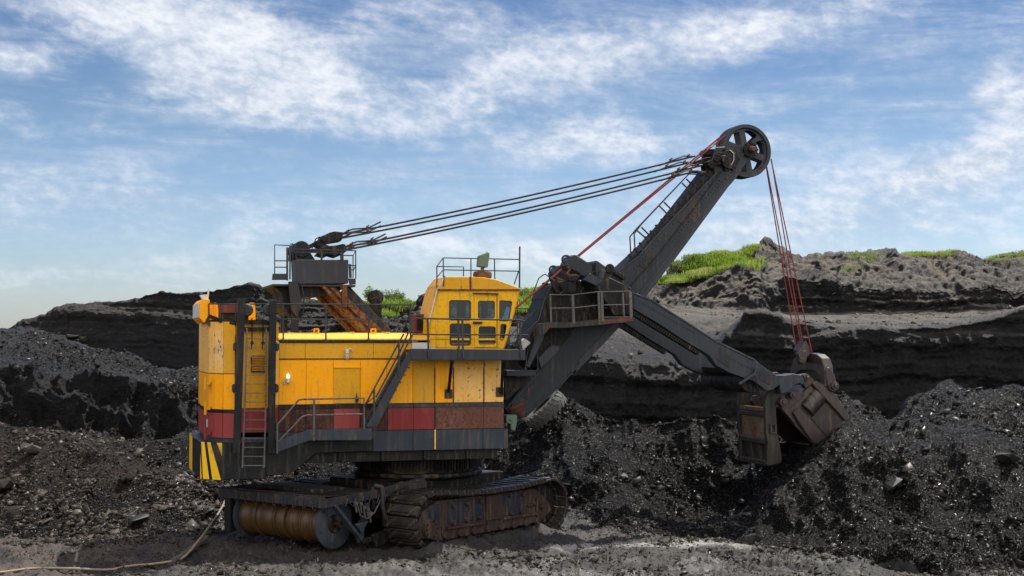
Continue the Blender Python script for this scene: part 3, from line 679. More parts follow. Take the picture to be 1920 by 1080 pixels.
def arc(cx, cz, r, a0, a1, n=8): return [(cx+r*math.cos(RAD(a0+(a1-a0)*i/n)), cz+r*math.sin(RAD(a0+(a1-a0)*i/n))) for i in range(n+1)]
YN = -3.0                                # near wall of the house
def X(px, yl=YN, py=700): return L(px, py, yl)[0]
def Z(py, yl=YN, px=730): return L(px, py, yl)[1]
xs = [X(p) for p in (441, 452, 515, 523, 945)]
xR, xH0, xF = X(441, -2.97), X(523), X(945)
zB0, zB1, zRed, zBlk, zRib, zRoof = Z(846), Z(806.5), Z(765), Z(757), Z(672), Z(641)
zTall = Z(603, YN, 440)
xrear = X(394, -2.15)
plan_house = [(xR, YN), (X(420, -2.8), -2.8), (X(404, -2.45), -2.45), (xrear, -2.1), (xrear-.05, 0), (xrear, 2.1), (X(404, -2.45), 2.45), (X(420, -2.8), 2.8), (xR, 3.0)]
# revolving frame under the house
b = MB(); b.box(xH0-.1, xF, YN+.02, 3.0, zB0, zB1)
b.box(xH0+1.4, xF-.2, -2.2, 2.2, zB0-.22, zB0+.01)
b.plan([(p[0], p[1]*.985) for p in plan_house]+[(xH0-.1, 2.95), (xH0-.1, -2.95)], Z(846)-.05, Z(822, YN, 400))
for px in (775, 817, 906): b.box(X(px)-.012, X(px)+.012, YN-.006, YN+.03, zB0+.02, zB1-.02)
frame = prt('revolving_frame', b, M['blue_grey'])
b = MB(); b.box(X(945)-.02, X(953), YN+.05, -2.2, zB0, zB1-.05); 
prt('frame_end_plate', b, M['blue_grey'], frame, 0); b = MB(); b.box(X(814.6), X(817), YN-.03, YN+.01, zB0+.03, zB1-.01); prt('joint_strip', b, M['yellow_faded'], frame, 0)
# body of the house
b = MB(); b.box(xH0, xF, YN+.03, 3.0, zB1, zRoof-.02); house = prt('machine_house', b, M['gasket'], bevel=0)
def panel_strip(name, rows, y=YN, th=.045, gap=.010, par=house, label=None):
    """wall sheets with open seams; each row: z0, z1, [(px0, px1, material)]"""
    mats = []; b = MB()
    for z0, z1, items in rows:
        for a, c, mm in items:
            if mm not in mats: mats.append(mm)
            b.cur = mats.index(mm); b.box(X(a)+gap/2, X(c)-gap/2, y-.012, y+th, z0+gap/2, z1-gap/2)
    return prt(name, b, [M[q] for q in mats], par, .006, label=label)
yel = [(523, 574, 'yellow'), (574, 625, 'yellow'), (625, 676, 'yellow'), (676, 725, 'yellow'), (725, 774, 'yellow'), (774, 815, 'yellow_dull'), (815, 850, 'yellow'), (850, 907, 'yellow_faded'), (907, 944.5, 'yellow_faded')]
panel_strip('wall_panels', [(zRib, zRoof-.02, [(523, 572, 'yellow_dull'), (572, 700, 'yellow_dull'), (700, 772, 'yellow_dull'), (772, 818, 'white_metal'), (818, 944.5, 'yellow_dull')]),
    (zBlk+.01, zRib-.03, yel)])
panel_strip('black_stripe', [(zRed, zBlk, [(523, 574, 'black'), (574, 628, 'black'), (628, 727, 'black'), (727, 775, 'blue_grey'), (775, 815, 'blue_grey'), (815, 907, 'blue_grey'), (907, 944.5, 'blue_grey')])])
panel_strip('lower_panels', [(zB1, zRed, [(523, 574, 'maroon'), (574, 626, 'maroon'), (626, 675, 'pink'), (675, 727, 'maroon'), (727, 775, 'red'), (775, 814, 'red'), (816.5, 907, 'rust_band'), (907, 944.5, 'rust_band')])])
b = MB(); b.box(xH0, xF, YN-.03, YN+.02, zRib-.028, zRib-.002); prt('wall_rib', b, M['rusty'], house, 0)
b = MB()
for px in (815, 850, 907):               # rusted joint strips
    b = MB(); b.box(X(px)-.022, X(px)+.022, YN-.022, YN+.02, zBlk+.02, zRib-.3); prt('joint_strip', b, M['rusty'], house, 0)
# door
dx0, dx1, dz0, dz1 = X(627), X(674), zB1+.02, Z(690)
b = MB(); b.box(dx0, dx1, YN-.035, YN-.012, zBlk+.03, dz1); door = prt('door', b, M['yellow_dull'], house)
b = MB(); b.box(X(666), X(671), YN-.12, YN-.03, Z(752), Z(743)); b.bar((X(668), YN-.08, Z(770)), (X(668), YN-.08, Z(735)), .02); prt('door_handle', b, M['black'], house, .004)
b = MB(); b.box(dx0-.04, dx1+.04, YN-.06, YN-.01, dz1+.0, dz1+.035); prt('door_canopy', b, M['yellow_dull'], house, 0)
# louvred vent by the ladder, rear bay wall
b = MB(); b.box(xR-.02, xH0, YN+.12, 3.0, zB1, zTall-.02); tall = prt('rear_bay', b, M['yellow_dull'], bevel=0)
b = MB(); z_red_l = Z(765, YN, 470); b.box(xR, xH0-.0, YN+.07, YN+.119, zB1, z_red_l); prt('rear_bay_red_band', b, M['red'], tall, 0)
b = MB(); b.box(X(515), xH0, YN, YN+.12, zBlk, Z(640)); prt('corner_post', b, M['yellow_faded'], tall, .01)
b = MB(); b.box(X(471.5), X(499), YN+.03, YN+.14, Z(696), Z(666)); 
vent = prt('vent', b, M['dirty'], tall, .005)
b = MB()
for k in range(9):
    z0 = Z(694)+k*(Z(668)-Z(694))/9; b.add([(X(472.5), YN+.02, z0), (X(498), YN+.02, z0), (X(498), YN-.02, z0+.035), (X(472.5), YN-.02, z0+.035)], [(0, 1, 2, 3)]); b.bar((X(472.5), YN, z0+.01), (X(498), YN, z0+.01), .05, .012)
prt('louvre', b, M['yellow_dull'], vent, 0)
# rounded rear wall in flat sheets
def facets(name, pts, bands, parent, th=.04):
    mats = []; b = MB()
    for z0f, z1f, mms in bands:
        for i in range(len(pts)-1):
            mm = mms[i] if isinstance(mms, (list, tuple)) else mms
            if mm not in mats: mats.append(mm)
            b.cur = mats.index(mm); (x0, y0), (x1, y1) = pts[i], pts[i+1]
            d = Vector((x1-x0, y1-y0, 0)); n_ = Vector((-d.y, d.x, 0)).normalized()*th
            d.normalize(); e = d*.005; a, c = Vector((x0, y0, 0))+e, Vector((x1, y1, 0))-e
            vs = [(p.x, p.y, z) for z in (z0f, z1f) for p in (a, c, c+n_, a+n_)]
            b.add(vs, [(0,1,5,4), (1,2,6,5), (2,3,7,6), (3,0,4,7), (4,5,6,7), (3,2,1,0)])
    return prt(name, b, [M[q] for q in mats], parent, 0)
zt, zb = zTall, Z(822, YN, 400)
b = MB(); b.plan([(p[0]+.05, p[1]*.97) for p in plan_house], zb, zt-.03); rear = prt('rear_hood', b, M['yellow_dull'], bevel=0)
zk, zr_ = Z(768, YN, 420), Z(775, YN, 420)
pl = plan_house[::1]
rb = ['yellow', 'yellow_faded', 'yellow_faded', 'white_metal', 'yellow_faded', 'yellow', 'yellow', 'yellow']
facets('rear_panels', pl, [(Z(702, YN, 420)+.03, zt, ['yellow_dull', 'yellow_faded', 'yellow_faded', 'yellow_faded']+['yellow_faded']*4), (zk, Z(702, YN, 420), 'yellow'), (zr_, zk-.005, 'black'), (zb, zr_-.005, 'pink')], rear)
b = MB()
for i in range(3):
    (x0, y0), (x1, y1) = pl[i], pl[i+1]; z = Z(701, YN, 420); b.bar((x0, y0-.02, z), (x1, y1-.02, z), .04, .025)
prt('rear_rib', b, M['rusty'], rear, 0)
for py in (718, 765, 812):                # hinges at the rear corner
    b = MB(); x, z = L(388, py, -2.2); b.box(x-.08, x+.10, -2.36, -2.14, z-.05, z+.05); b.cyl((x-.06, -2.36, z-.20), (x-.06, -2.36, z+.20), .04, 10); prt('hinge', b, M['yellow_dull'] if py < 800 else M['red'], rear, .006)
b = MB(); x, z = L(381, 794, -2.0); b.box(xrear-.06, xrear-.045, -1.95, -1.6, z-.12, z+.12); prt('notice_plate', b, M['white_metal'], rear, 0)
# dust hood, red crate and lugs on top of the rear
z0h, z1h = Z(597, -1.6, 380), Z(562, -1.6, 380)
b = MB(); x0, x1 = X(374, -2.2, 580), X(393, -2.2, 580)
b.prism([(x0, L(374, 568, -2.2)[1]), (x0+.12, L(384, 560, -2.2)[1]), (x1, L(393, 562, -2.2)[1]), (x1, L(393, 588, -2.2)[1]), (x0+.15, L(384, 606, -2.2)[1]), (x0, L(374, 596, -2.2)[1])], -2.2, .6)
prt('rear_box', b, M['yellow'], rear, .015)
b = MB(); b.box(x0-.02, x0-.003, -2.1, .5, L(374, 596, -2.2)[1]+.02, L(374, 568, -2.2)[1]-.02); prt('rear_shutter', b, M['white_metal'], rear, 0)
b = MB(); b.box(X(405, -1.8, 580), X(471, -1.8, 580), -1.8, 1.6, Z(587, -1.8, 440), Z(570, -1.8, 440)); prt('roof_hatch', b, M['hatch_red'], rear)
b = MB(); b.box(X(396, -1.7), X(480, -1.7), -1.7, 1.5, zt-.03, Z(587, -1.8, 440)); prt('roof_hatch_base', b, M['dirty'], rear)
for a, c in ((390, 400), (399, 409), (466, 479)):
    b = MB(); b.prism(LP([(a, 600), (a+1, 568), (c-2, 568), (c, 582), (c, 600)], -1.9), -1.95, -1.8); prt('hatch_bracket', b, M['yellow'], rear)
b = MB(); x, z = L(381, 557, -1.9); b.prism(LP([(374, 553), (390, 552), (390, 570), (384, 570)], -1.9), -1.95, -1.6); b.bar(L3(389, 568, -1.8), L3(391, 541, -1.8), .05); prt('rear_flag_plate', b, M['white_metal'], rear, 0)
def lug(px, py, yl, s=1, par=None, m_='yellow'):
    x, z = L(px, py, yl); w, h = .17*s, .16*s
    b = MB(); b.holed([(x-w/2, z), (x+w/2, z), (x+w/2, z+h*.8), (x+w/2-.03, z+h), (x-w/2+.03, z+h), (x-w/2, z+h*.8)], [[(x-w/4, z+h*.35), (x+w/4, z+h*.35), (x+w/4, z+h*.75), (x-w/4, z+h*.75)]], yl-.03, yl+.03)
    return prt('lifting_lug', b, M[m_], par, .004)
# roof
zc = Z(624, -1.2, 640)
b = MB(); zr0 = Z(637)
prof = [(-3.02, zr0-.02), (-3.02, zr0+.04), (-2.6, zc-.04), (-1.5, zc+.0), (1.5, zc+.0), (2.6, zc-.04), (3.02, zr0+.04), (3.02, zr0-.02)]
xa, xb_ = xH0-.02, xF-.02
n = len(prof); b.add([(xa, y, z) for y, z in prof]+[(xb_, y, z) for y, z in prof], [tuple(range(n)), tuple(range(2*n-1, n-1, -1))]+[(i, i+n, (i+1) % n+n, (i+1) % n) for i in range(n)])
for px in (600, 668, 735): b.box(X(px)-.015, X(px)+.015, -2.6, 2.6, zc-.03, zc+.025)
roof = prt('roof', b, M['yellow_top'])
b = MB(); b.box(X(525), X(771), YN-.07, YN-.03, Z(642.5), Z(637)); prt('gutter', b, M['black'], roof)
for px in (593, 700): lug(px, 626, -2.4, 1.1, roof)
b = MB(); b.cyl(L3(540, 626, -2), L3(577, 629, -2.2), .06, 10); b.tube([L3(610, 629, -2.3), L3(700, 627, -2.3), L3(712, 632, -2.5)], .03); prt('roof_pipe', b, M['yellow_faded'], roof, 0, 40)
# ---- railings
def rail(name, line, posts, py_top, py_mid, py_bot, r=.027, m_='rail', par=shovel, label=None):
    """line: [(px, yl)], heights given in photo rows at those points"""
    b = MB(); T = [L3(px, py_top[i], yl) for i, (px, yl) in enumerate(line)]; b.tube(T, r, 6)
    for mid_ in py_mid: b.tube([L3(px, mid_[i], yl) for i, (px, yl) in enumerate(line)], r*.85, 6)
    for px, yl, a, c in posts: b.bar(L3(px, a, yl), L3(px, c, yl), r*1.7)
    return prt(name, b, M[m_], par, 0, 40, label)
rail('roof_railing', [(523, YN-.05), (770, YN-.05)], [(p, YN-.05, 571, 642) for p in (531, 611, 691, 769.5)], [570, 571.5], [[598.5, 599.5]], 0)
rr = LP([(393, 569)], -2.2)[0]
b = MB(); b.tube([L3(393, 569.5, -2.2), L3(412, 569.7, -2.7), L3(441, 570, YN), L3(523, 570, YN-.05)], .027, 6)
for px, yl, a, c in ((391.5, -2.2, 569, 612), (413, -2.7, 570, 606), (442, YN, 570, 611)): b.bar(L3(px, a, yl), L3(px, c, yl), .045)
b.tube([L3(516, 600, YN), L3(523, 599, YN)], .022, 6)
prt('rear_railing', b, M['rail'], bevel=0, smooth=40)
b = MB()
for a, c in (((393, 593, -2.28), (413, 601, -2.72)), ((413, 601, -2.72), (441, 606, YN-.04)), ((452, 604, YN-.02), (505, 606, YN-.02)), ((455, 617, YN), (508, 617, YN))): b.bar(L3(*a), L3(*c), .03, .12)
prt('toe_board', b, M['black'], rear, 0)
# ---- ladder with its two upright channels
for (pxa, pya, pxb, pyb), w in (((452.7, 562, 443.5, 850), .21), ((511.5, 563, 508, 850), .21)):
    b = MB(); b.bar(L3(pxa, pya, YN-.32), L3(pxb, pyb, YN-.32), w, .16, (0, 1, 0)); b.bar(L3(pxa, pya, YN-.22)+Vector((.09, 0, 0)), L3(pxb, pyb, YN-.22)+Vector((.09, 0, 0)), .03, .22, (0, 1, 0))
    post = prt('ladder_channel', b, M['black'], bevel=.008)
    for pys in ((650, 728, 800) if pxa > 500 else (650, 728)):
        b = MB(); q = L3(pxa+(pxb-pxa)*(pys-562)/288, pys, YN-.16)
        b.box(q.x+(-.20 if pxa < 500 else .08), q.x+(-.08 if pxa < 500 else .20), q.y-.08, q.y+.08, q.z-.13, q.z+.13); prt('rubber_buffer', b, M['gasket'], post, .04)
b = MB(); q0, q1, q2 = L3(463, 618, YN-.45), L3(459, 760, YN-.45), L3(454.5, 877, YN-.45)
b.tube([q0+Vector((0, .25, -.1)), q0+Vector((0, .1, .02)), q0, q1, q2], .026, 8); r0, r1, r2 = L3(499.5, 618, YN-.45), L3(498, 760, YN-.45), L3(495.5, 877, YN-.45)
b.tube([r0+Vector((0, .25, -.1)), r0+Vector((0, .1, .02)), r0, r1, r2], .026, 8)
ladder = prt('ladder', b, M['rail_light'], bevel=0, smooth=40)
for k in range(15):
    py = 635+k*17.0; a = q0.lerp(q2, (py-618)/259); c = r0.lerp(r2, (py-618)/259); b = MB(); b.cyl(a, c, .017, 6); prt('rung', b, M['rail_light'], ladder, 0, 40)
b = MB()
for px in (472.5, 493): b.tube([L3(px, 596, YN-.1), L3(px, 640, YN-.1), L3(px-1, 655, YN-.1)], .02, 6); b.lathe([(-.03, .02), (-.03, .055), (.03, .055), (.03, .02)], L3(px, 643, YN-.1), 10)
prt('hook_cable', b, M['black'], ladder, 0)
for sx in (0, 1):
    b = MB(); p_ = L3(461 if not sx else 503, 580, YN-.2); b.lathe([(-.07, .03), (-.07, .16), (-.03, .20), (.03, .20), (.07, .16), (.07, .03)], p_+Vector((.03, .05, -.02)), 18); prt('pulley', b, M['gasket'], ladder, 0, 40)
# ---- counterweight with hazard stripes
pc = [(X(500, -3.05), -3.05), (X(416, -3.05, 860), -3.05), (X(376, -2.35, 860), -2.35), (X(374, -2.3, 860)-.03, 0), (X(376, -2.35, 860), 2.35), (X(416, -3.05, 860), 3.05), (X(500, -3.05), 3.05)]
zc0, zc1 = L(400, 898, -2.6)[1], L(400, 829, -2.6)[1]
b = MB(); b.plan(pc, zc0, zc1)
b.prism(LP([(498, 823), (700, 823), (700, 846), (592, 850), (552, 884), (520, 891), (498, 893)], -3.05), -3.045, 3.0)
cw = prt('counterweight', b, M['black'], bevel=.02)
def on_facet(p0, p1, z0, z1, quads, m_, off=.006, th=.01):
    b = MB(); p0, p1 = Vector((*p0, 0)), Vector((*p1, 0)); d = p1-p0; n_ = Vector((d.y, -d.x, 0)).normalized()
    if n_.dot(Vector((0, -1, 0))) < 0 and n_.x > 0: n_ = -n_
    for q in quads:
        vs = [p0+d*u_+Vector((0, 0, z0+(z1-z0)*v_))+n_*o_ for o_ in (off, -.01) for u_, v_ in q]; m2 = len(q)
        b.add(vs, [tuple(range(m2)), tuple(range(2*m2-1, m2-1, -1))]+[(i, (i+1) % m2, (i+1) % m2+m2, i+m2) for i in range(m2)])
    return prt('hazard_stripe', b, M[m_], cw, 0)
pA, pB = (pc[2][0], pc[2][1]-.0), (pc[1][0], pc[1][1])
on_facet(pA, pB, zc0, zc1, [[(.00, .0), (.06, .0), (.0, .68)], [(.13, 0), (.42, 0), (.18, 1), (.03, 1)], [(.57, 0), (.97, 0), (.46, 1), (.31, 1)], [(.76, 1), (1, 1), (1, .66)]], 'hazard_yellow')
b = MB(); xq = pc[3][0]; b.add([(xq-.015, .2, zc0), (xq-.02, 1.6, zc0), (xq-.02, 1.6, zc1), (xq-.015, .2, zc1)], [(0, 1, 2, 3)]); b.box(pc[4][0]-.02, pc[4][0]-.005, 1.7, 2.2, zc0, zc1)
prt('hazard_stripe', b, M['hazard_yellow'], cw, 0)
# ---- side walkway, stairs and upper walkway (0.85 m outside the wall)
YW = YN-.85
b = MB()
b.prism(LP([(520, 848), (520, 827), (577, 806), (697, 803), (697, 825.5), (580, 826)], YW), YW-.03, YW)
b.prism(LP([(580, 808), (697, 805), (697, 810), (580, 813)], YW), YW+.003, YN-.02)
walk = prt('lower_walkway', b, M['blue_grey'])
b = MB(); b.tube([L3(520, 850, YW), L3(520.5, 796, YW), L3(560, 750, YW), L3(567, 748.5, YW), L3(682.5, 746.5, YW), L3(683, 822, YW)], .03, 8)
b.tube([L3(520.5, 830, YW), L3(566, 782, YW), L3(574, 779, YW), L3(682.5, 776.5, YW)], .026, 8); b.bar(L3(589, 748, YW-.02), L3(588, 824, YW-.02), .06); b.bar(L3(588, 814, YW-.04), L3(588, 826, YW-.04), .12, .05)
prt('walkway_railing', b, M['rail_light'], bevel=0, smooth=40)
b = MB()
for yy_ in (YW, YN-.12):
    b.prism(LP([(686, 801), (769, 653.5), (771, 675), (707, 800)], YW), yy_-.03, yy_)
stair = prt('stair', b, M['grey'])
s0, s1 = L(694, 796, YW), L(768, 668, YW)
for k in range(9):
    f = (k+.5)/9; x, z = s0[0]+(s1[0]-s0[0])*f, s0[1]+(s1[1]-s0[1])*f; b = MB(); b.box(x-.02, x+.22, YW+.003, YN-.153, z-.02, z+.015); prt('tread', b, M['grey2'], stair, 0)
b = MB(); b.tube([L3(686, 757, YW), L3(757, 626, YW)], .027, 8); b.tube([L3(703, 760, YW), L3(765, 644, YW), L3(774, 627, YW)], .024, 8)
b.tube([L3(686, 757, YW), L3(701, 745, YW), L3(701.5, 789, YW)], .024, 8); b.bar(L3(748, 645, YW-.03), L3(747.5, 706, YW-.03), .055); b.bar(L3(701.5, 730, YW-.03), L3(701, 791, YW-.03), .055)
b.tube([L3(705, 745, YW), L3(752, 655, YW), L3(768, 618, YW), L3(772, 604, YW), L3(781, 597, YW)], .027, 8)
prt('stair_railing', b, M['rail'], bevel=0, smooth=40)
b = MB(); b.prism(LP([(769, 653.5), (985, 655), (985, 675.5), (778, 675.5), (771, 675)], YW), YW-.03, YW); b.prism(LP([(771, 655), (982, 656.5), (982, 660), (771, 659)], YW), YW+.003, YN-.02)
b.box(X(938), X(985), YN, -1.2, Z(664), Z(658)); up_walk = prt('upper_walkway', b, M['grey'])
b = MB(); b.tube([L3(765, 640, YW), L3(774, 627, YW), L3(990, 628, YW)], .024, 8); b.tube([L3(781, 597, YW), L3(870, 598.5, YW), L3(975, 600, YW), L3(984, 603, YW)], .027, 8)
for px, a, c in ((802, 598, 670), (859, 600, 672), (867, 600, 672), (975, 601, 672)): b.bar(L3(px, a, YW-.03), L3(px+1.5, c, YW-.03), .055); b.bar(L3(px+1.5, c-10, YW-.04), L3(px+1.5, c, YW-.04), .12, .05)
prt('walkway_railing', b, M['rail'], bevel=0, smooth=40)
for a, c, d_ in (((847, 676, YW), (841, 735, YN-.05), (833.5, 731, 847.5, 748)), ((943, 676, YW), (940, 738, YN-.05), (929.5, 728, 944, 746))):
    b = MB(); b.bar(L3(*a), L3(*c), .09); br = prt('walkway_brace', b, M['black'], bevel=.006)
    b = MB(); b.box(X(d_[0]), X(d_[2]), YN-.06, YN-.012, Z(d_[3]), Z(d_[1])); prt('brace_plate', b, M['grey2'], br)
# ---- bulkhead lamps on the wall
def wall_lamp(px, py, lit):
    q = L3(px, py, YN-.1); b = MB(); sgn = 1 if lit else -1
    b.cyl(q+Vector((0, 0, -.14*sgn)), q+Vector((0, 0, -.02*sgn)), .06, 12); b.box(q.x-.05, q.x+.05, YN-.1, YN-.01, q.z-.12*sgn-.03, q.z-.12*sgn+.03)
    b.tube([q+Vector((0, 0, -.13*sgn)), q+Vector((-.08 if lit else .12, .02, -.18*sgn)), q+Vector((-.14 if lit else .18, .06, -.08*sgn))], .015, 6)
    for k in range(6):
        a = k*math.pi/3; b.tube([q+Vector((.06*math.cos(a), .06*math.sin(a), 0)), q+Vector((.06*math.cos(a), .06*math.sin(a), .12*sgn)), q+Vector((0, 0, .16*sgn))], .006, 4)
    o = prt('wall_lamp', b, M['white_metal'], bevel=0, smooth=40, label='lit wall lamp glowing pale green white' if lit else 'unlit wall lamp above the door')
    b = MB(); b.lathe([(0, .03), (0, .05), (.09*sgn, .048), (.13*sgn, .02)], q, 12, 'z'); prt('lamp_glass', b, M['lamp_on' if lit else 'lamp_glass'], o, 0, 40)
wall_lamp(540, 709, True); wall_lamp(651, 664, False)
# ---- operator cab
YC = YN-.02; YC1 = -1.45
cab_o = LP([(806, 651.5), (808, 597), (822, 542), (974.5, 542), (944.5, 652.5)], YC)
def rrect(a, c, d, e, k=.05):
    (x0, z0), (x1, z1), = (a, c), (d, e); return [(x0+k, z0), (x1-k, z0), (x1, z0+k), (x1, z1-k), (x1-k, z1), (x0+k, z1), (x0, z1-k), (x0, z0+k)]
def win(px0, py0, px1, py1, yl=YC): (x0, z1), (x1, z0) = L(px0, py0, yl), L(px1, py1, yl); return rrect(x0, z0, x1, z1)
wins = [win(844, 564, 881, 599), win(845, 608, 881, 646), win(895.5, 564, 927.5, 597.5), win(897, 612, 929, 646), LP([(937, 566), (939, 564.5), (957, 565.5), (959, 568), (953.5, 599), (951, 600.5), (938, 600), (936.5, 598)], YC), LP([(939, 610), (941, 608), (948, 609), (949, 612), (945.5, 633), (942, 637), (939, 636), (938, 632)], YC)]
b = MB(); b.holed(cab_o, wins, YC, YC+.06); b.holed(cab_o, [wins[0], wins[2], wins[4]], YC1-.06, YC1)
fl = [cab_o[4], cab_o[3]]; P4 = lambda s_, y_: (s_[0], y_, s_[1])
def slab(a, c, y0, y1, th=.06):                       # plate between two (x,z) points, spanning y
    d = Vector((c[0]-a[0], 0, c[1]-a[1])); n_ = Vector((d.z, 0, -d.x)).normalized()*th
    vs = [Vector((a[0], y0, a[1])), Vector((a[0], y1, a[1])), Vector((c[0], y1, c[1])), Vector((c[0], y0, c[1]))]; b.add(vs+[v-n_ for v in vs], [(0,1,2,3), (7,6,5,4), (0,4,5,1), (1,5,6,2), (2,6,7,3), (3,7,4,0)])
slab(cab_o[0], cab_o[1], YC+.06, YC1-.06); slab(cab_o[1], cab_o[2], YC+.06, YC1-.06); slab(cab_o[0], cab_o[4], YC+.06, YC1-.06, -.05)
# front wall: frame posts round the windscreen
for y0, y1 in ((YC+.06, YC+.16), (YC1-.16, YC1-.06)): slab(cab_o[4], cab_o[3], y0, y1, -.05)
bt = lambda f: (cab_o[4][0]+(cab_o[3][0]-cab_o[4][0])*f, cab_o[4][1]+(cab_o[3][1]-cab_o[4][1])*f)
slab(bt(0), bt(.1), YC+.06, YC1-.06, -.045); slab(bt(.42), bt(.5), YC+.06, YC1-.06, -.045); slab(bt(.86), bt(1), YC+.06, YC1-.06, -.045)
cab = prt('operator_cab', b, M['yellow_cab'], bevel=.008)
b = MB(); b.prism(LP([(821, 542.5), (824, 535), (837.5, 519), (881, 519.3), (905, 520), (929, 524), (952, 532), (976, 541), (976, 543.5), (821, 543.5)], YC-.04), YC-.05, YC1+.05)
crf = prt('cab_roof', b, M['yellow_dull'], cab)
b = MB(); b.box(X(881, YC)-.03, X(881, YC)+.03, YC-.065, YC-.03, Z(542, YC, 880), Z(519, YC, 880)); b.prism(LP([(820, 542), (976, 542), (976, 544.5), (820, 544.5)], YC-.05), YC-.07, YC-.04); prt('roof_seam', b, M['rusty'], crf, 0)
for w_ in wins:
    cx_, cz_ = sum(p[0] for p in w_)/len(w_), sum(p[1] for p in w_)/len(w_); sc_ = lambda k: [(cx_+(x-cx_)*k, cz_+(z-cz_)*(1+(k-1)*.9)) for x, z in w_]
    for yo, side in ((YC-.018, 1), (YC1-.03, 0)):
        if not side and w_ not in (wins[0], wins[2], wins[4]): continue
        b = MB(); b.holed(sc_(1.10), [sc_(.97)], yo, yo+.045); fr_ = prt('window', b, M['gasket'], cab, 0)
        b = MB(); b.prism(sc_(1.0), yo+.025, yo+.033); b.build('pane', M['glass'], fr_)
b = MB(); vs = [P4(bt(.1), YC+.16), P4(bt(.1), YC1-.16), P4(bt(.86), YC1-.16), P4(bt(.86), YC+.16)]; b.add(vs, [(0, 1, 2, 3)]); b.build('windscreen', M['glass'], cab)
dr = LP([(889.5, 651), (889, 551), (936, 552), (934.5, 651)], YC)
b = MB(); o_ = [(min(x, 99), z) for x, z in dr]; b.holed(dr, wins[2:4], YC-.035, YC-.006); cdoor = prt('cab_door', b, M['yellow_cab'], cab, .006)
b = MB(); b.bar(L3(887, 549.5, YC-.08), L3(935, 551, YC-.08), .1, .03); b.cyl(L3(887, 605, YC-.08), L3(904, 605, YC-.08), .035, 8); b.bar(L3(932, 553, YC-.05), L3(932, 650, YC-.05), .015)
prt('door_hardware', b, M['grey2'], cdoor, 0)
b = MB(); x, z = L(900, 640, -2); b.box(x-.3, x+.2, -2.5, -2.0, z, z+.15); b.box(x-.32, x-.18, -2.5, -2.0, z+.15, z+.9); prt('seat', b, M['seat'], cab, .04)
b = MB(); x, z = L(935, 640, -2); b.box(x-.15, x+.2, -2.6, -1.7, z-.1, z+.55); b.box(cab_o[0][0]+.1, cab_o[0][0]+.6, YC+.4, YC1-.2, cab_o[0][1]+.02, cab_o[0][1]+.9); b.box(cab_o[0][0]+.02, cab_o[4][0]-.05, YC1-.13, YC1-.07, cab_o[0][1]+.05, Z(603, YC, 900)); b.box(cab_o[0][0]+.05, cab_o[4][0], YC+.1, YC1-.1, cab_o[0][1]+.01, cab_o[0][1]+.05); prt('console', b, M['cab_in'], cab, .02)
b = MB(); (x0, z0), (x1, z1), (x2, z2) = L(803, 635, YN-.02), L(809, 596, YN-.02), L(823, 542, YN-.02); b.tube([(x0-.02, YC-.03, z0+.4), (x1-.05, YC-.03, z1), (x2-.06, YC-.03, z2), (x2+.2, YC-.03, L(836, 518, YC)[1])], .022, 6); prt('cab_pipe', b, M['white_metal'], cab, 0, 40)
# cab roof railing, searchlight, aerial
b = MB(); y0, y1 = YC+.02, YC1-.02
tA = [L3(830.5, 484, y1+0), L3(819, 499, y0)]
def ln(*a): b.tube([L3(*q) for q in a], .02, 6)
ln((819, 499.5, y0), (831, 483.5, y1), (975, 486.5, y1)); ln((819, 499.5, y0), (869, 500.5, y0), (869, 518, y0)); ln((819, 520, y0), (831, 506, y1), (973, 508.5, y1))
ln((819, 499, y0), (819, 545, y0)); ln((831, 484, y1), (831.5, 538, y1)); ln((883, 484, y1), (883, 540, y1)); ln((927, 485, y1), (928, 541, y1)); ln((972.5, 508, y1), (964, 533, y1)); ln((831, 537, YC-.07), (833, 517, YC-.03)) 
prt('cab_roof_railing', b, M['rail'], bevel=0, smooth=40)
b = MB(); b.bar(L3(974.5, 462, y1), L3(974, 541, y1), .045); prt('aerial', b, M['rail'], bevel=0)
q = L3(904.5, 519, -2.1); b = MB(); b.lathe([(-.05, .30), (.10, .31), (.17, .27), (.19, .1)], q, 24, 'z'); sl = prt('searchlight', b, M['rusty'], smooth=40)
b = MB(); b.tube([q+Vector((0, 0, .15)), q+Vector((0, 0, .35))], .06, 10); b.prism([(q.x-.16, q.z+.33), (q.x+.13, q.z+.30), (q.x+.19, q.z+.72), (q.x+.14, q.z+.79), (q.x-.13, q.z+.68)], -2.3, -1.9); b.bar((q.x+.18, -2.3, q.z+.75), (q.x+.18, -1.9, q.z+.83), .03)
prt('lamp_housing', b, M['green_box'], sl, .02)
# air conditioner and duct behind the stair head
b = MB(); x0, z0 = L(776, 624, -2.2); x1, z1 = L(800, 589, -2.2); b.box(x0, x1, -2.2, -1.5, z0, z1); ac = prt('air_conditioner', b, M['hatch_red'])
b = MB(); b.box(x0+.10, x1-.05, -2.215, -2.195, z0+.08, z1-.08)
for k in range(8): b.box(x0+.10, x1-.05, -2.23, -2.21, z0+.1+k*(z1-z0-.2)/8, z0+.12+k*(z1-z0-.2)/8)
prt('grille', b, M['dirty'], ac, 0)
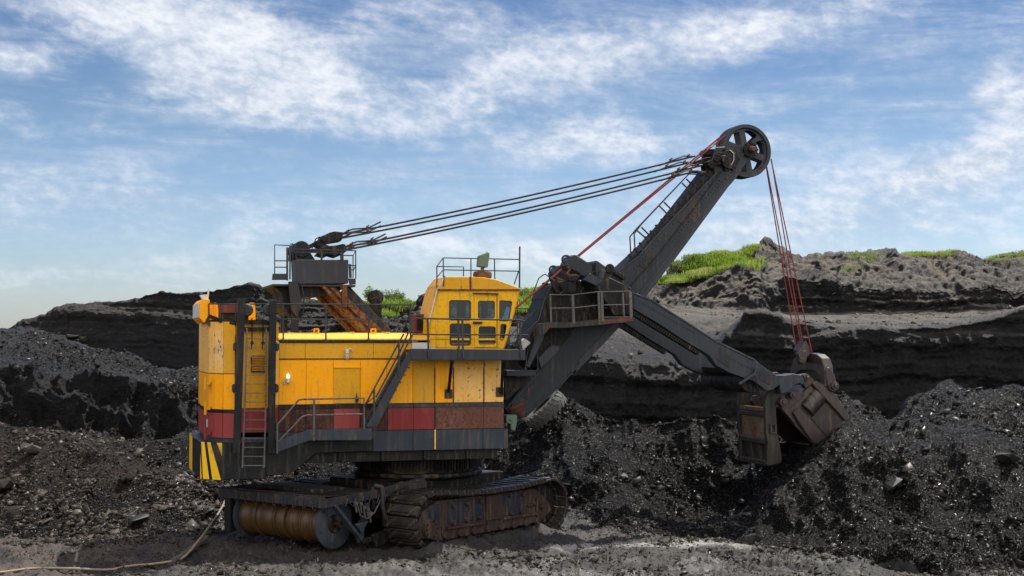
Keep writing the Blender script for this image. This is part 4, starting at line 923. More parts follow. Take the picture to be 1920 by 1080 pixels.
# roof pulley in front of the gantry
q = L3(704, 558, 0); b = MB(); b.lathe([(-.16, .05), (-.16, .24), (-.10, .26), (-.04, .22), (.04, .22), (.10, .26), (.16, .24), (.16, .05)], q, 24); rp = prt('roof_pulley', b, M['dirty'], smooth=40)
b = MB()
for k in range(6):
    a = RAD(k*60+15); b.bar(q+Vector((0, -.17, 0)), q+Vector((.22*math.cos(a), -.17, .22*math.sin(a))), .05)
b.lathe([(-.2, .05), (-.15, .06)], q, 12)
prt('spoke', b, M['grey2'], rp, 0)
b = MB(); b.box(X(693, 0, 600), X(713, 0, 600), -.25, .25, zc, L(704, 572, 0)[1]); prt('pulley_stand', b, M['dirty'], rp)
# ---- rear gantry
GY = 1.35
for yl in (-GY, GY):
    b = MB(); b.prism(LP([(601, 535), (625, 535), (724, 626), (690, 626), (688, 624)], -GY), yl-.02, yl+.02)
    b.prism(LP([(598, 533), (605, 533), (693, 626), (685, 626)], -GY), yl-.14, yl+.14); b.prism(LP([(618, 540), (624, 540), (705, 618), (700, 624)], -GY), yl-.14, yl+.14)
    gl_ = prt('gantry_leg', b, M['orange_rust'], bevel=.008)
    b = MB(); b.prism(LP([(649, 535), (656, 535), (741, 626), (722, 626), (640, 548)], -GY), yl+.15, yl+.2); prt('side_plate', b, M['grey2'], gl_)
    b = MB(); b.prism(LP([(543, 535), (558, 535), (560, 592), (558, 626), (546, 626), (547, 592)], -GY), yl-.12, yl+.12)
    rl = prt('gantry_rear_leg', b, M['grey2'], bevel=.008)
b = MB(); b.prism(LP([(540, 528), (558, 528), (566, 570), (556, 596), (545, 580)], -GY-.2), -GY-.3, -GY-.2); prt('gantry_arm', b, M['grey2'])
b = MB(); b.prism(LP([(511, 535), (640, 535), (640, 545), (600, 556), (575, 556), (552, 560), (545, 592), (535, 575), (530, 548)], -GY), -GY+.2, GY); b.bar(L3(513, 542, -GY), L3(545, 598, -GY), .07); prt('gantry_bracket', b, M['dirty'])
b = MB(); b.bar(L3(646, 534, -GY-.16), L3(646, 576, -GY-.16), .16); prt('gantry_hanger', b, M['rusty'])
b = MB(); b.box(L(511, 530, -GY-.15)[0], L(667, 530, -GY-.15)[0], -GY-.15, GY+.15, L(580, 537, -GY-.15)[1], L(580, 533, -GY-.15)[1])
b.prism(LP([(511, 513), (539, 513), (539, 525), (510, 525)], -GY-.18), -GY-.2, -GY-.15); b.prism(LP([(653, 522), (667, 522), (667, 533), (655, 534)], -GY-.18), -GY-.2, -GY-.15)
gp = prt('gantry_platform', b, M['grey'])
b = MB(); b.prism(LP([(553, 487), (653, 487), (653, 531.5), (555, 532)], -GY-.2), -GY-.22, -.6); prt('gantry_box', b, M['grey'], gp)
b = MB(); y0, y1 = -GY-.2, GY+.1
ln((515, 513, y0), (515, 459, y0), (543, 460.5, y0)); ln((515, 489, y0), (537, 489, y0)); ln((516, 501, y0), (537, 501, y0)); b.bar(L3(538.5, 464, y0), L3(538.5, 526, y0), .06); b.bar(L3(544, 460, y0), L3(543.5, 524, y0), .05)
ln((543, 467, y0), (667, 470, y0), (662, 479, y1), (640, 479, y1)); ln((543, 473, y0), (642, 474, y0)); ln((667, 470, y0), (667, 522, y0)); ln((662, 479, y1), (662, 521, y1)); ln((655, 498, y0), (667, 498, y0), (663, 506, y1), (654, 506, y1)); b.bar(L3(603, 468, y0), L3(603, 487, y0), .06); b.bar(L3(641, 473, y0), L3(641, 487, y0), .1); b.bar(L3(656, 495, y0), L3(657, 521, y0), .08)
ln((544, 458, y0), (549, 457, y0), (552, 466, y0), (570, 556, y0), (568, 600, y0)); ln((543, 461, y0), (549, 463, y0), (549, 524, y0))
prt('gantry_railing', b, M['rail'], gp, 0, 40)
# equaliser drum and rope links on the gantry head
q = L3(560, 470, 0); b = MB(); b.lathe([(-.8, .1), (-.8, .26), (-.68, .28), (-.65, .22), (-.35, .22), (-.3, .27), (.3, .27), (.35, .22), (.65, .22), (.68, .28), (.8, .26), (.8, .1)], q, 24); b.prism(LP([(556, 488), (566, 466), (575, 466), (590, 488)], -.6), -.75, -.5); b.prism(LP([(545, 488), (548, 468), (572, 466), (590, 488)], 0), .5, .75)
prt('gantry_sheave', b, M['black'], smooth=35, bevel=.01)
guys = []
def link(pts_px, yl, w, pin):
    b = MB(); b.prism(LP(pts_px, yl), yl-w, yl+w); 
    for o in (-w-.05, w): b.prism([(x, z+.02) for x, z in LP([(p[0]*.9+pin[0]*.1, p[1]*.9+pin[1]*.1) for p in pts_px], yl)], yl+o, yl+o+.05)
    b.cyl(L3(pin[0], pin[1], yl)+Vector((0, -w-.12, 0)), L3(pin[0], pin[1], yl)+Vector((0, w+.12, 0)), .12, 14); return prt('rope_link', b, M['dirty'], bevel=.012)
link([(588, 462), (602, 444), (617, 437), (627, 434.5), (641, 436), (641, 448), (636, 454), (612, 458), (598, 468)], .75, .2, (605, 449))
link([(590, 480), (604, 465), (612, 463), (632, 461), (645, 458), (650, 470), (640, 478), (626, 484), (612, 480), (606, 484)], -.75, .2, (610, 467))
b = MB(); b.tube([L3(585, 466, .75), L3(592, 448, .75), L3(600, 444, .75)], .02, 6); prt('link_hose', b, M['dirty'], bevel=0)
for a_, c_ in ((L3(566, 470, .6), L3(606, 449, .75)), (L3(566, 472, -.6), L3(608, 468, -.75))): b = MB(); b.bar(a_, c_, .12); prt('link_strut', b, M['dirty'], bevel=0)
# four suspension ropes
def rope(a, c, sag, r, m_, n=14):
    a, c = Vector(a), Vector(c); b = MB(); b.tube([a.lerp(c, i/n)+Vector((0, 0, -sag*4*(i/n)*(1-i/n))) for i in range(n+1)], r, 8); return b
ends = [((637, 440, .92), (1303, 292.5, .80)), ((637, 447, .60), (1296, 304, .40)), ((644, 464, -.60), (1318, 309.5, -.35)), ((646, 469, -.90), (1308, 320, -.75))]
for (a, c) in ends:
    A_, C_ = L3(*a), L3(*c); b = rope(A_, C_, .10, .033, 'rope_black'); d = (C_-A_).normalized()
    for P0, s_ in ((A_, 1), (C_, -1)):           # doubled back ends
        b.tube([P0, P0+d*s_*.45+Vector((0, 0, .09)), P0+d*s_*1.0+Vector((0, 0, .01)), P0+d*s_*1.45+Vector((0, 0, .13 if s_ > 0 else -.06))], .03, 6)
    ro = prt('suspension_rope', b, M['rope_black'], bevel=0, smooth=60)
    for P0, s_ in ((A_, 1), (C_, -1)):
        for t_ in (.28, .98):
            b = MB(); p_ = P0+d*s_*t_+Vector((0, 0, .03)); b.bar(p_-d*.035, p_+d*.035, .10, .13); b.cyl(p_+Vector((-.03, -.10, -.06)), p_+Vector((-.03, .07, -.06)), .025, 6); b.cyl(p_+Vector((.03, -.10, .07)), p_+Vector((.03, .07, .07)), .025, 6); prt('rope_clamp', b, M['copper'], ro, .01)
# ------------------------------------------------------------------ boom
BY = .55
web = LP([(1342, 276), (1372, 274), (1399, 283), (1372, 324), (1350, 350), (1255, 480), (1200, 549), (1150, 606), (1088, 672), (1080, 692), (1050, 725), (987, 781), (962, 787), (947, 766), (1040, 648), (1095, 570), (1157, 509), (1185, 489), (1198, 479), (1236, 436), (1340, 326), (1336, 300)], -BY)
b = MB(); b.prism(web, -BY, -BY+.10); b.prism(web, BY-.10, BY)
boom = prt('boom', b, M['boom'], bevel=.015)
core = LP([(1330, 318), (1366, 330), (1350, 349), (1255, 478), (1200, 547), (1090, 668), (1050, 722), (987, 778), (950, 766), (1040, 650), (1097, 572), (1158, 511), (1236, 438)], -BY); b = MB(); b.prism(core, -BY+.1, BY-.1); prt('boom_core', b, M['dirty'], boom, 0)
strip = LP([(1399, 283), (1407, 292.5), (1387, 327), (1366, 351), (1272, 479), (1213, 555), (1163, 613), (1089, 690), (1080, 700), (1080, 690), (1088, 672), (1150, 606), (1200, 549), (1255, 480), (1350, 350), (1372, 324)], -BY)
b = MB(); b.prism(strip, -BY+.04, BY-.04); prt('boom_flange', b, M['boom_light'], boom)
b = MB()
for pts in ([(1397, 285), (1372, 325), (1349, 351), (1255, 481), (1200, 550)], [(1340, 327), (1236, 437), (1198, 480), (1157, 510)], [(1047, 658), (947, 767)], [(1088, 680), (1050, 724), (987, 780)]):
    b = MB(); b.tube([L3(x, y, -BY-.012) for x, y in pts], .03, 5); prt('weld_seam', b, M['boom_light'], boom, 0)
def bolts(name, a, c, n, y, par, m_='boom_light', r=.028):
    b = MB(); a, c = L3(a[0], a[1], y), L3(c[0], c[1], y)
    for k in range(n): p_ = a.lerp(c, k/(n-1)); b.cyl(p_+Vector((0, -.03, 0)), p_, r, 6)
    return prt(name, b, M[m_], par, 0)
for a, c, n in (((1350, 338), (1262, 452), 22), ((1330, 345), (1190, 503), 26), ((1392, 292), (1362, 326), 7), ((1035, 668), (962, 764), 14), ((1070, 694), (1000, 762), 14)): bolts('bolt_row', a, c, n, -BY, boom)
for pts in ([(1300, 372), (1316, 384), (1282, 424), (1268, 412)], [(1222, 466), (1240, 478), (1214, 510), (1198, 496)], [(1378, 280), (1394, 290), (1376, 312), (1360, 300)], [(1010, 706), (1024, 716), (990, 750), (978, 742)]):
    b = MB(); b.prism(LP(pts, -BY), -BY-.02, -BY); prt('patch_plate', b, M['grey2'], boom, .004)
b = MB(); b.tube([L3(1352, 322, -BY-.05), L3(1300, 392, -BY-.05), L3(1240, 470, -BY-.06), L3(1196, 520, -BY-.05), L3(1176, 545, -BY-.08)], .018, 6); prt('boom_conduit', b, M['black'], boom, 0, 40)
# pipes, hoses and the walkway on the back of the boom
b = MB()
for i, (o, r) in enumerate(((0, .035), (5, .028), (9, .04), (14, .03))):
    b.tube([L3(1182+o*.5, 489-o*.2, -.35+.2*i), L3(1250-o*.3, 417-o*.8, -.3+.2*i), L3(1342-o*.6, 316-o*.5, -.35+.2*i)], r, 6)
for k in range(16):
    f = k/15; b.bar(L3(1186+152*f, 485-166*f, -.45), L3(1178+152*f, 477-166*f, -.42), .07)
prt('boom_pipes', b, M['dirty'], boom, 0)
b = MB(); b.tube([L3(1183, 486, -.3), L3(1181, 444, -.3), L3(1193, 429.5, -.3), L3(1291.7, 326, -.3), L3(1323, 328, -.3)], .026, 6)
b.tube([L3(1191, 476, .35), L3(1189, 438, .35), L3(1202, 421, .35), L3(1294, 323.5, .35), L3(1322, 325, .35)], .026, 6)
for x0, y0, x1, y1, yl in ((1287, 335.6, 1301, 350, .35), (1278.5, 343, 1293, 357, -.3), (1244.7, 379, 1263, 397, .35), (1236, 386, 1253, 403, -.3), (1202.6, 426, 1219.5, 443, .35), (1194, 432, 1212, 447.5, -.3)): b.bar(L3(x0, y0, yl), L3(x1, y1, yl), .045)
prt('boom_railing', b, M['rail'], boom, 0, 40)
# head gear: rope anchors
for yl, dy in ((.55, 0), (-.55, 0)):
    b = MB(); pts = [(1314, 287), (1319, 281), (1340, 280), (1352, 277), (1352, 291), (1340, 292), (1318, 293)] if yl > 0 else [(1322, 305), (1334, 299), (1352, 292), (1356, 300), (1350, 308), (1336, 312), (1324, 312)]
    b.prism(LP(pts, yl), yl-.22, yl+.22); q = L3(1349, 283, yl) if yl > 0 else L3(1351, 300, yl); b.cyl(q+Vector((0, -.34, 0)), q+Vector((0, .34, 0)), .13, 14); prt('rope_anchor', b, M['dirty'], boom, .012)
b = MB(); b.prism(LP([(1300, 304), (1318, 297), (1330, 295), (1326, 303), (1303, 311)], 0), -.15, .3); q = L3(1363, 300, -.5)
for k in range(7):
    a = RAD(k*51); b.cyl(q+Vector((.33*math.cos(a), -.15, .33*math.sin(a))), q+Vector((.33*math.cos(a), .2, .33*math.sin(a))), .10, 8)
b.cyl(q+Vector((0, -.22, 0)), q+Vector((0, .8, 0)), .34, 16); b.cyl(L3(1370, 290, -.7), L3(1370, 290, .6), .14, 12); b.cyl(L3(1336, 310, -.8), L3(1336, 310, .8), .12, 10); b.cyl(L3(1345, 296, -.9), L3(1345, 296, .9), .14, 10)
prt('head_bracket', b, M['dirty'], boom, .01)
b = MB(); b.tube([L3(1369, 282, -.75), L3(1376, 288, -.75), L3(1376, 300, -.75), L3(1370, 312, -.7)], .014, 6); b.tube([L3(1334, 275, -.6), L3(1338, 272, -.6), L3(1342, 275, -.6), L3(1340, 280, -.6)], .012, 6)
prt('hose', b, M['white_metal'], boom, 0)
b = MB(); b.bar(L3(1303, 321, -.7), L3(1322, 322.5, -.7), .06); prt('tray', b, M['rail_light'], boom, 0)
# head sheaves
q = L3(1397.5, 283.5, -.20); RS = (L3(1397, 233, -.2)-L3(1397, 333.5, -.2)).length/2
def sheave(name, y, R):
    hol = []
    for k in range(6):
        a0 = RAD(60*k+12); ri, ro_ = R*.33, R*.80; h = []
        for f in range(7): a = a0+RAD(-21+7*f)*1.0; h.append((q.x+ro_*math.cos(a)*(1-.05*abs(f-3)/3), q.z+ro_*math.sin(a)*(1-.05*abs(f-3)/3)))
        for f in range(3): a = a0+RAD(9-9*f); h.append((q.x+ri*math.cos(a), q.z+ri*math.sin(a)))
        hol.append(h)
    b = MB(); b.holed(arc(q.x, q.z, R*.90, 0, 360-7.5, 47), hol, y-.035, y+.035)
    b.lathe([(-.13, R*.86), (-.13, R*.985), (-.09, R), (-.03, R*.92), (.03, R*.92), (.09, R), (.13, R*.985), (.13, R*.86), (.05, R*.84), (-.05, R*.84)], (q.x, y, q.z), 56, ring=True)
    b.lathe([(-.16, .06), (-.16, .20), (.16, .20), (.16, .06)], (q.x, y, q.z), 20)
    return prt(name, b, M['boom_light'], bevel=.008, smooth=35)
s1 = sheave('head_sheave', -.20, RS); s2 = sheave('head_sheave', .20, RS)
b = MB(); b.cyl((q.x, -.80, q.z), (q.x, .8, q.z), .10, 14); prt('axle', b, M['dirty'], s1, .01, 40)
b = MB(); b.lathe([(-.10, .03), (-.10, .09), (.06, .12), (.06, .03)], (q.x, -.80, q.z), 16); prt('axle_cap', b, M['hatch_red'], s1, .01, 40)
b = MB()
for k in range(8): a = RAD(45*k); b.cyl((q.x+.24*math.cos(a), -.68, q.z+.24*math.sin(a)), (q.x+.24*math.cos(a), -.58, q.z+.24*math.sin(a)), .05, 6)
b.cyl((q.x, -.64, q.z), (q.x, -.56, q.z), .27, 20); prt('bearing_flange', b, M['dirty'], s1, 0, 40)
# ---- hoist ropes
def put_rope(name, a, c, r, m_='rope_red', sag=0, label=None): b = rope(a, c, sag, r, m_); return prt(name, b, M[m_], bevel=0, smooth=60, label=label)
for t_, bt_ in (((1436.5, 312, .34), (1494, 660, .35)), ((1437.5, 312, .27), (1506.5, 668, .12)), ((1446, 298, -.20), (1509, 668, -.12)), ((1445.5, 298, -.28), (1522, 660, -.35))): put_rope('hoist_rope', L3(*t_), L3(*bt_), .022)
put_rope('hoist_rope', L3(1362, 252.5, -.24), L3(968, 577, -.5), .029)
put_rope('hoist_rope', L3(1354, 254, .30), L3(966, 577, .3), .029)
# ---- crowd machinery on the boom
def mp(x, y): return (1010+x/7.2, 470+y/7.2)
def mpts(l): return [mp(*p) for p in l]
b = MB(); b.prism(LP(mpts([(90, 640), (180, 470), (390, 400), (760, 420), (1120, 560), (1260, 800), (1250, 930), (840, 960), (160, 1000)]), -.75), -.75, .9)
b.prism(LP([(1022, 560), (1050, 566), (1085, 600), (1060, 640), (1020, 680), (998, 690), (985, 650)], -.65), -.7, .8)
saddle = prt('crowd_gearbox', b, M['dirty'], bevel=.02)
def motor(pts, yl, w, ring):
    b = MB(); b.prism(LP(mpts(pts), yl), yl-.0, yl+w); o = prt('crowd_motor', b, M['boom'], saddle, .03)
    c_ = L3(*mp(*ring), yl+w/2); 
    b.tube([c_+Vector((.17*math.cos(a), 0, .15*math.sin(a))) for a in [RAD(k*22.5) for k in range(17)]], .035, 8, False); b2 = MB(); b2.tube([c_+Vector((.15*math.cos(a), 0, .13*math.sin(a))) for a in [RAD(k*22.5-10) for k in range(16)]], .035, 8); return prt('lifting_lug', b2, M['boom'], saddle, 0, 40)
motor([(375, 185), (430, 80), (500, 50), (730, 200), (745, 390), (700, 420), (540, 300), (400, 235)], -1.35, .75, (372, 118))
motor([(200, 300), (270, 200), (330, 195), (560, 330), (560, 430), (400, 430), (240, 400)], .55, .7, (200, 258))
b = MB(); b.prism(LP(mpts([(735, 165), (790, 128), (912, 212), (985, 215), (1030, 290), (1175, 370), (1000, 545), (800, 560), (750, 420)]), -1.35), -1.3, -.4); gb = prt('gear_housing', b, M['grey2'], saddle, .03)
b = MB(); b.prism(LP(mpts([(765, 170), (800, 140), (905, 225), (900, 400), (800, 430), (770, 300)]), -1.4), -1.42, -1.31); b.prism(LP(mpts([(840, 240), (905, 280), (860, 400), (790, 370)]), -1.45), -1.52, -1.42); prt('brake_cover', b, M['boom'], gb, .02)
b = MB(); b.cyl(L3(*mp(960, 240), -1.4), L3(*mp(960, 240), -.4), .16, 16); b.bar(L3(*mp(1030, 290), -1.4), L3(*mp(1165, 375), -1.4), .16, .14); b.cyl(L3(*mp(850, 520), -1.4), L3(*mp(850, 520), 0), .14, 14); prt('shaft', b, M['dirty'], gb, .01, 40)
for pts, y0, y1 in (([(285, 465), (330, 430), (400, 420), (470, 432), (520, 380), (545, 375), (500, 430), (500, 560), (330, 570)], -1.12, -1.0), ([(140, 360), (230, 410), (290, 450), (300, 560), (240, 580), (200, 520)], -.95, -.8), ([(50, 440), (80, 425), (200, 470), (200, 560), (110, 570)], .2, .4)):
    b = MB(); b.prism(LP(mpts(pts), (y0+y1)/2), y0, y1); prt('guard_plate', b, M['dirty'], saddle, .01)
b = MB(); rs = random.Random(3)
for k in range(26):
    x, y = rs.uniform(180, 1080), rs.uniform(400, 900); a = L3(*mp(x, y), -1.15-rs.random()*.2); c = L3(*mp(x+rs.uniform(-160, 160), y+rs.uniform(-60, 160)), -1.1-rs.random()*.2); mdl = (a+c)/2+Vector((rs.uniform(-.15, .15), -.05, -rs.uniform(.05, .3))); b.tube([a, a.lerp(mdl, .6)+Vector((0, 0, -.05)), mdl, c.lerp(mdl, .6)+Vector((0, 0, -.05)), c], rs.uniform(.010, .022), 5)
prt('hoses', b, M['dirty'], saddle, 0, 50)
b = MB(); b.tube([L3(*mp(p, q_), -1.3) for p, q_ in ((560, 560), (600, 490), (610, 540), (570, 520), (590, 600))], .01, 5); b.tube([L3(*mp(p, q_), -1.45) for p, q_ in ((880, 290), (1000, 400), (1120, 530))], .012, 5); b.tube([L3(*mp(p, q_), -1.45) for p, q_ in ((520, 330), (640, 330), (760, 280))], .01, 5)
prt('thin_wires', b, M['rail'], saddle, 0)
b = MB(); b.prism(LP(mpts([(215, 350), (330, 400), (340, 430), (240, 420)]), .4), .3, .5); b.tube([L3(*mp(p, q_), -1.4) for p, q_ in ((390, 220), (420, 260), (380, 310), (420, 340), (500, 330), (540, 350))], .05, 6); prt('rusted_bracket', b, M['rusty'], saddle, .01)
b = MB(); ln((1000, 548, .3), (1010, 522, .3), (1018, 516, .3), (1022, 514, -.5), (1042, 528, -.5)); prt('saddle_handrail', b, M['rail'], saddle, 0)
PY_ = -1.95
b = MB(); b.prism(LP([(1031, 604), (1072, 604), (1128, 598), (1187, 594), (1187, 603), (1128, 609), (1062, 614.5), (1031, 615)], PY_), PY_-.03, PY_); b.prism(LP([(1031, 611), (1072, 610), (1187, 601), (1187, 603), (1062, 614.5), (1031, 615)], PY_), PY_, -.75)
b.prism(LP([(1010, 607), (1031, 604), (1031, 615), (1020, 627), (1010, 628)], PY_), PY_-.02, PY_+.3)
pf = prt('boom_platform', b, M['grey2'], bevel=.006); b = MB(); b.prism(LP([(1130, 600), (1187, 595.5), (1187, 602), (1130, 607)], PY_), PY_-.036, PY_-.03); prt('fascia_plate', b, M['hatch_red'], pf, 0)
b = MB(); ln((1031, 552.5, PY_), (1072, 553, PY_), (1122, 547, PY_), (1182, 546, PY_), (1178, 549, -1.3), (1169, 549, -1.3)); ln((1032, 578, PY_), (1075, 577.5, PY_), (1123, 572, PY_), (1182, 571, PY_)); ln((1129, 595, PY_), (1183, 594, PY_)); ln((1131, 578, -1.3), (1176, 575, -1.3))
for px, a, c, w in ((1031.5, 552, 608, .05), (1073.5, 553, 607, .08), (1122, 547, 602, .07), (1127.5, 547, 603, .09), (1168, 549, 594, .05), (1181, 546, 596, .08), (1183.5, 548, 595, .04)): b.bar(L3(px, a, PY_), L3(px+2, c, PY_), w)
prt('platform_railing', b, M['rail_light'], pf, 0, 40)
# lower steelwork between cab and boom foot
b = MB(); b.prism(LP([(1012, 614), (1022, 604), (1019, 635), (992, 690), (986, 686)], -1.3), -1.34, -1.28); fs = prt('boom_foot_bracket', b, M['boom_light'])
b = MB(); b.prism(LP([(1008, 672), (1031, 647), (1048, 648), (1048, 655), (1013, 691)], -1.0), -1.1, -.7); prt('step_box', b, M['boom_light'], fs)
b = MB(); b.box(X(948, -1.6), X(1003, -1.6, 700), -1.7, -.6, Z(705, -1.6, 975), Z(694, -1.6, 975)); prt('step_platform', b, M['boom'], fs)
b = MB(); b.prism(LP([(947, 706), (1000, 706), (952, 750), (947, 750)], -1), -1.0, 1.2); b.prism(LP([(946, 660), (975, 660), (968, 700), (946, 700)], 0), 0, 1.3); b.bar(L3(949, 746, -1.3), L3(968, 726, -1.3), .05); prt('front_gusset', b, M['dirty'], fs)
b = MB(); ln((955, 598, .6), (955, 660, .6)); ln((948, 578, .9), (1015, 579, .9)); ln((970, 580, .9), (970, 640, .9)); ln((990, 580, .9), (990, 610, .9)); ln((1014, 579, .9), (1014, 600, .9)); ln((950, 606, .9), (990, 604, .9))
ln((975, 668, -1.7), (980, 640, -1.5), (990, 650, -1.4), (984, 700, -1.6)); ln((1008, 694, -1.2), (1008, 655, -1.2)); ln((1034, 650, -1.2), (1034, 617, -1.2)); ln((1020, 640, -1.1), (1034, 622, -1.1)); ln((950, 645, -1), (975, 640, -1)); ln((950, 690, -1.6), (953, 640, -1.4)); ln((947, 640, -.5), (1005, 580, -.2)); ln((960, 664, -.9), (1015, 590, -.5)); ln((952, 655, -1.0), (1010, 600, -.9), (1022, 560, -.8))
prt('foot_railing', b, M['rail'], fs, 0, 40)
b = MB(); pA_, pB_, pC_, pD_ = L3(973, 640, -1.5), L3(981, 634, -1.4), L3(994.5, 642, -1.5), L3(981, 655, -1.6); b.add([pA_, pB_, pC_, pD_, (pA_+pC_)/2+Vector((0, -.12, .1))]+[p+Vector((.02, .05, -.03)) for p in (pA_, pB_, pC_, pD_)], [(0, 1, 4), (1, 2, 4), (2, 3, 4), (3, 0, 4), (5, 8, 7, 6), (0, 5, 6, 1), (1, 6, 7, 2), (2, 7, 8, 3), (3, 8, 5, 0)]); prt('canvas_cover', b, M['white_metal'], fs, 0)
b = MB()
for k in range(9): c_ = L3(958, 766, -1.1)+Vector((.05*k, 0, -.02*k)); b.tube([c_+Vector((.05*math.cos(a), .16*math.cos(a+1.5), .16*math.sin(a+1.5))) for a in [RAD(j*36) for j in range(11)]], .018, 5)
b.cyl(L3(955, 768, -1.1), L3(982, 757, -1.1), .07, 10); prt('buffer_spring', b, M['rust_band'], fs, 0, 40)
b = MB(); b.prism(LP([(947.5, 778), (968, 777.5), (968.5, 788), (965, 807), (956.5, 806), (956, 795), (948, 793)], -2.4), -2.5, -2.1); b.cyl(L3(958, 787, -2.55), L3(958, 787, -2.4), .05, 10); prt('junction_box', b, M['green_box'], fs, .02)
# ---- dipper handle: two arms that straddle the boom
top = [(1105, 512), (1168, 540), (1221, 561), (1280, 598), (1308, 617), (1342, 638), (1375.6, 656), (1414, 673), (1433, 688), (1455, 703), (1478, 703)]
bot = [(1480, 716), (1461, 722), (1449, 731), (1438, 733), (1416, 716), (1366, 698), (1344, 686), (1330, 667), (1313, 656), (1280, 636), (1233, 605), (1187, 578), (1149, 551), (1095, 525)]
YA = 1.5
arm_poly = LP(top+bot, -YA)
def arm(y0, y1, near):
    b = MB(); b.prism(arm_poly, y0, y1); o = prt('dipper_arm', b, M['arm'], bevel=.015)
    b = MB(); ridge = LP([(1168, 540), (1221, 561), (1280, 598), (1342, 638), (1414, 673), (1414, 677), (1342, 642), (1280, 602), (1221, 565), (1168, 544)], -YA); b.prism(ridge, y0-.03, y1+.03)
    b.prism(LP([(1187, 574), (1233, 601), (1280, 632), (1313, 652), (1313, 657), (1280, 637), (1233, 606), (1187, 579)], -YA), y0-.03, y1+.03); prt('arm_flange', b, M['arm'], o)
    r0_, r1_ = Vector((L(1187, 580, -YA)[0], 0, L(1187, 580, -YA)[1])), Vector((L(1316, 659, -YA)[0], 0, L(1316, 659, -YA)[1])); b = MB(); n_ = 30
    for k in range(n_): p_ = r0_.lerp(r1_, (k+.5)/n_); d = (r1_-r0_).normalized(); b.bar(p_+Vector((0, y0+.04, 0))+Vector((-.05, 0, -.07)), p_+Vector((0, y1-.04, 0))+Vector((-.05, 0, -.07)), .07, .14, (d.z, 0, -d.x))
    prt('rack', b, M['dirty'], o, 0)
    return o
near_arm = arm(-YA, -YA+.38, True); far_arm = arm(YA, YA+.36, False)
b = MB(); qa = L3(1428, 712, -YA); b.cyl((qa.x-.25, -YA+.3, qa.z-.05), (qa.x-.25, YA, qa.z-.05), .42, 24); b.prism(LP([(1378, 690), (1440, 700), (1440, 728), (1380, 700)], -1.3), -YA+.38, YA); prt('cross_tube', b, M['dirty'], near_arm, .02, 40)
b = MB(); b.bar(L3(1386, 720, -1.6), L3(1414, 702, -1.6), .05, .09); b.bar(L3(1414, 702, -1.6), L3(1420, 688, -1.6), .06, .08); b.cyl(L3(1416, 703, -1.65), L3(1416, 703, -1.5), .06, 8); prt('trip_lever', b, M['boom_light'], near_arm)
def chain(name, a, c, sag, par, n=14, s=.05):
    b = MB(); a, c = Vector(a), Vector(c)
    for i in range(n):
        f = (i+.5)/n; p_ = a.lerp(c, f)+Vector((0, 0, -sag*4*f*(1-f))); d = (c-a).normalized()*s; w = Vector((.022, 0, .006)) if i % 2 else Vector((.0, .022, 0))
        b.tube([p_-d, p_-d*.5+w, p_+d*.5+w, p_+d, p_+d*.5-w, p_-d*.5-w, p_-d], .010, 4)
    return prt(name, b, M['rail'], par, 0)
chain('trip_chain', L3(1416, 708, -1.6), L3(1434, 748, -1.25), .15, near_arm, 12)
lugp = LP([(1455, 715), (1466, 703), (1480, 700), (1496, 703), (1502, 712), (1500, 722), (1492, 718), (1482, 722), (1472, 735), (1458, 738)], -1.25)
b = MB(); b.prism(lugp, -1.52, -.95); prt('arm_end_lug', b, M['boom_light'], near_arm, .02); b = MB(); b.prism(lugp, .95, 1.6); prt('arm_end_lug', b, M['boom_light'], far_arm, .02)
for a, c, n in (((1200, 566), (1300, 622), 20), ((1350, 662), (1425, 700), 14)): bolts('bolt_row', a, c, n, -YA, near_arm, 'arm', .024)
for pts in ([(1350, 650), (1372, 660), (1366, 690), (1342, 672)], [(1425, 694), (1448, 704), (1444, 722), (1424, 712)]):
    b = MB(); b.prism(LP(pts, -YA), -YA-.02, -YA); prt('patch_plate', b, M['grey2'], near_arm, .004)
# saddle blocks where the arms pass the boom
for y0, y1 in ((-1.7, -1.56), (1.9, 2.04)):
    b = MB(); b.prism(LP([(1118, 540), (1140, 520), (1182, 540), (1190, 560), (1182, 590), (1150, 592)], -1.6), y0, y1); prt('saddle_block', b, M['dirty'], saddle, .02)
# ---- dipper
DK = 4.696
def dq(x, y): return (1370+x/DK, 650+y/DK)
def dp(l, yl): return LP([dq(*p) for p in l], yl)
DY = 1.12
side = dp([(495, 548), (590, 460), (720, 312), (742, 300), (830, 345), (915, 430), (975, 530), (1005, 640), (985, 665), (870, 812), (762, 886), (730, 868), (560, 690), (505, 575)], -DY)
b = MB(); b.prism(side, -DY, -DY+.08); b.prism(side, DY-.08, DY)
def plate_along(pts, yl, y0, y1, th=.08):
    q_ = dp(pts, yl)
    for a, c in zip(q_[:-1], q_[1:]): b.bar((a[0], (y0+y1)/2, a[1]), (c[0], (y0+y1)/2, c[1]), y1-y0, th, (0, 0, 1))
plate_along([(498, 550), (590, 465), (722, 318), (742, 306), (828, 350), (910, 432), (970, 532), (1000, 640)], -DY, -DY+.08, DY-.08)
plate_along([(985, 662), (870, 806), (762, 880)], -DY, -DY+.08, DY-.08)
dip = prt('dipper', b, M['bucket'], bevel=.015)
b = MB(); b.prism(dp([(705, 330), (722, 308), (742, 296), (832, 342), (918, 428), (980, 528), (1010, 640), (992, 652), (940, 590), (800, 440)], -DY), -DY-.13, -DY)
b.prism(dp([(535, 578), (592, 535), (642, 578), (740, 700), (832, 812), (832, 832), (762, 890), (700, 832), (600, 690)], -DY), -DY-.13, -DY); prt('dipper_band', b, M['bucket'], dip, .03)
b = MB(); b.T = None; a, c = dq(655, 560), dq(770, 425); b.cyl(L3(*a, -DY+.12), L3(*c, -DY+.12), .36, 28); prt('dipper_boss', b, M['bucket_dark'], dip, .02, 40)
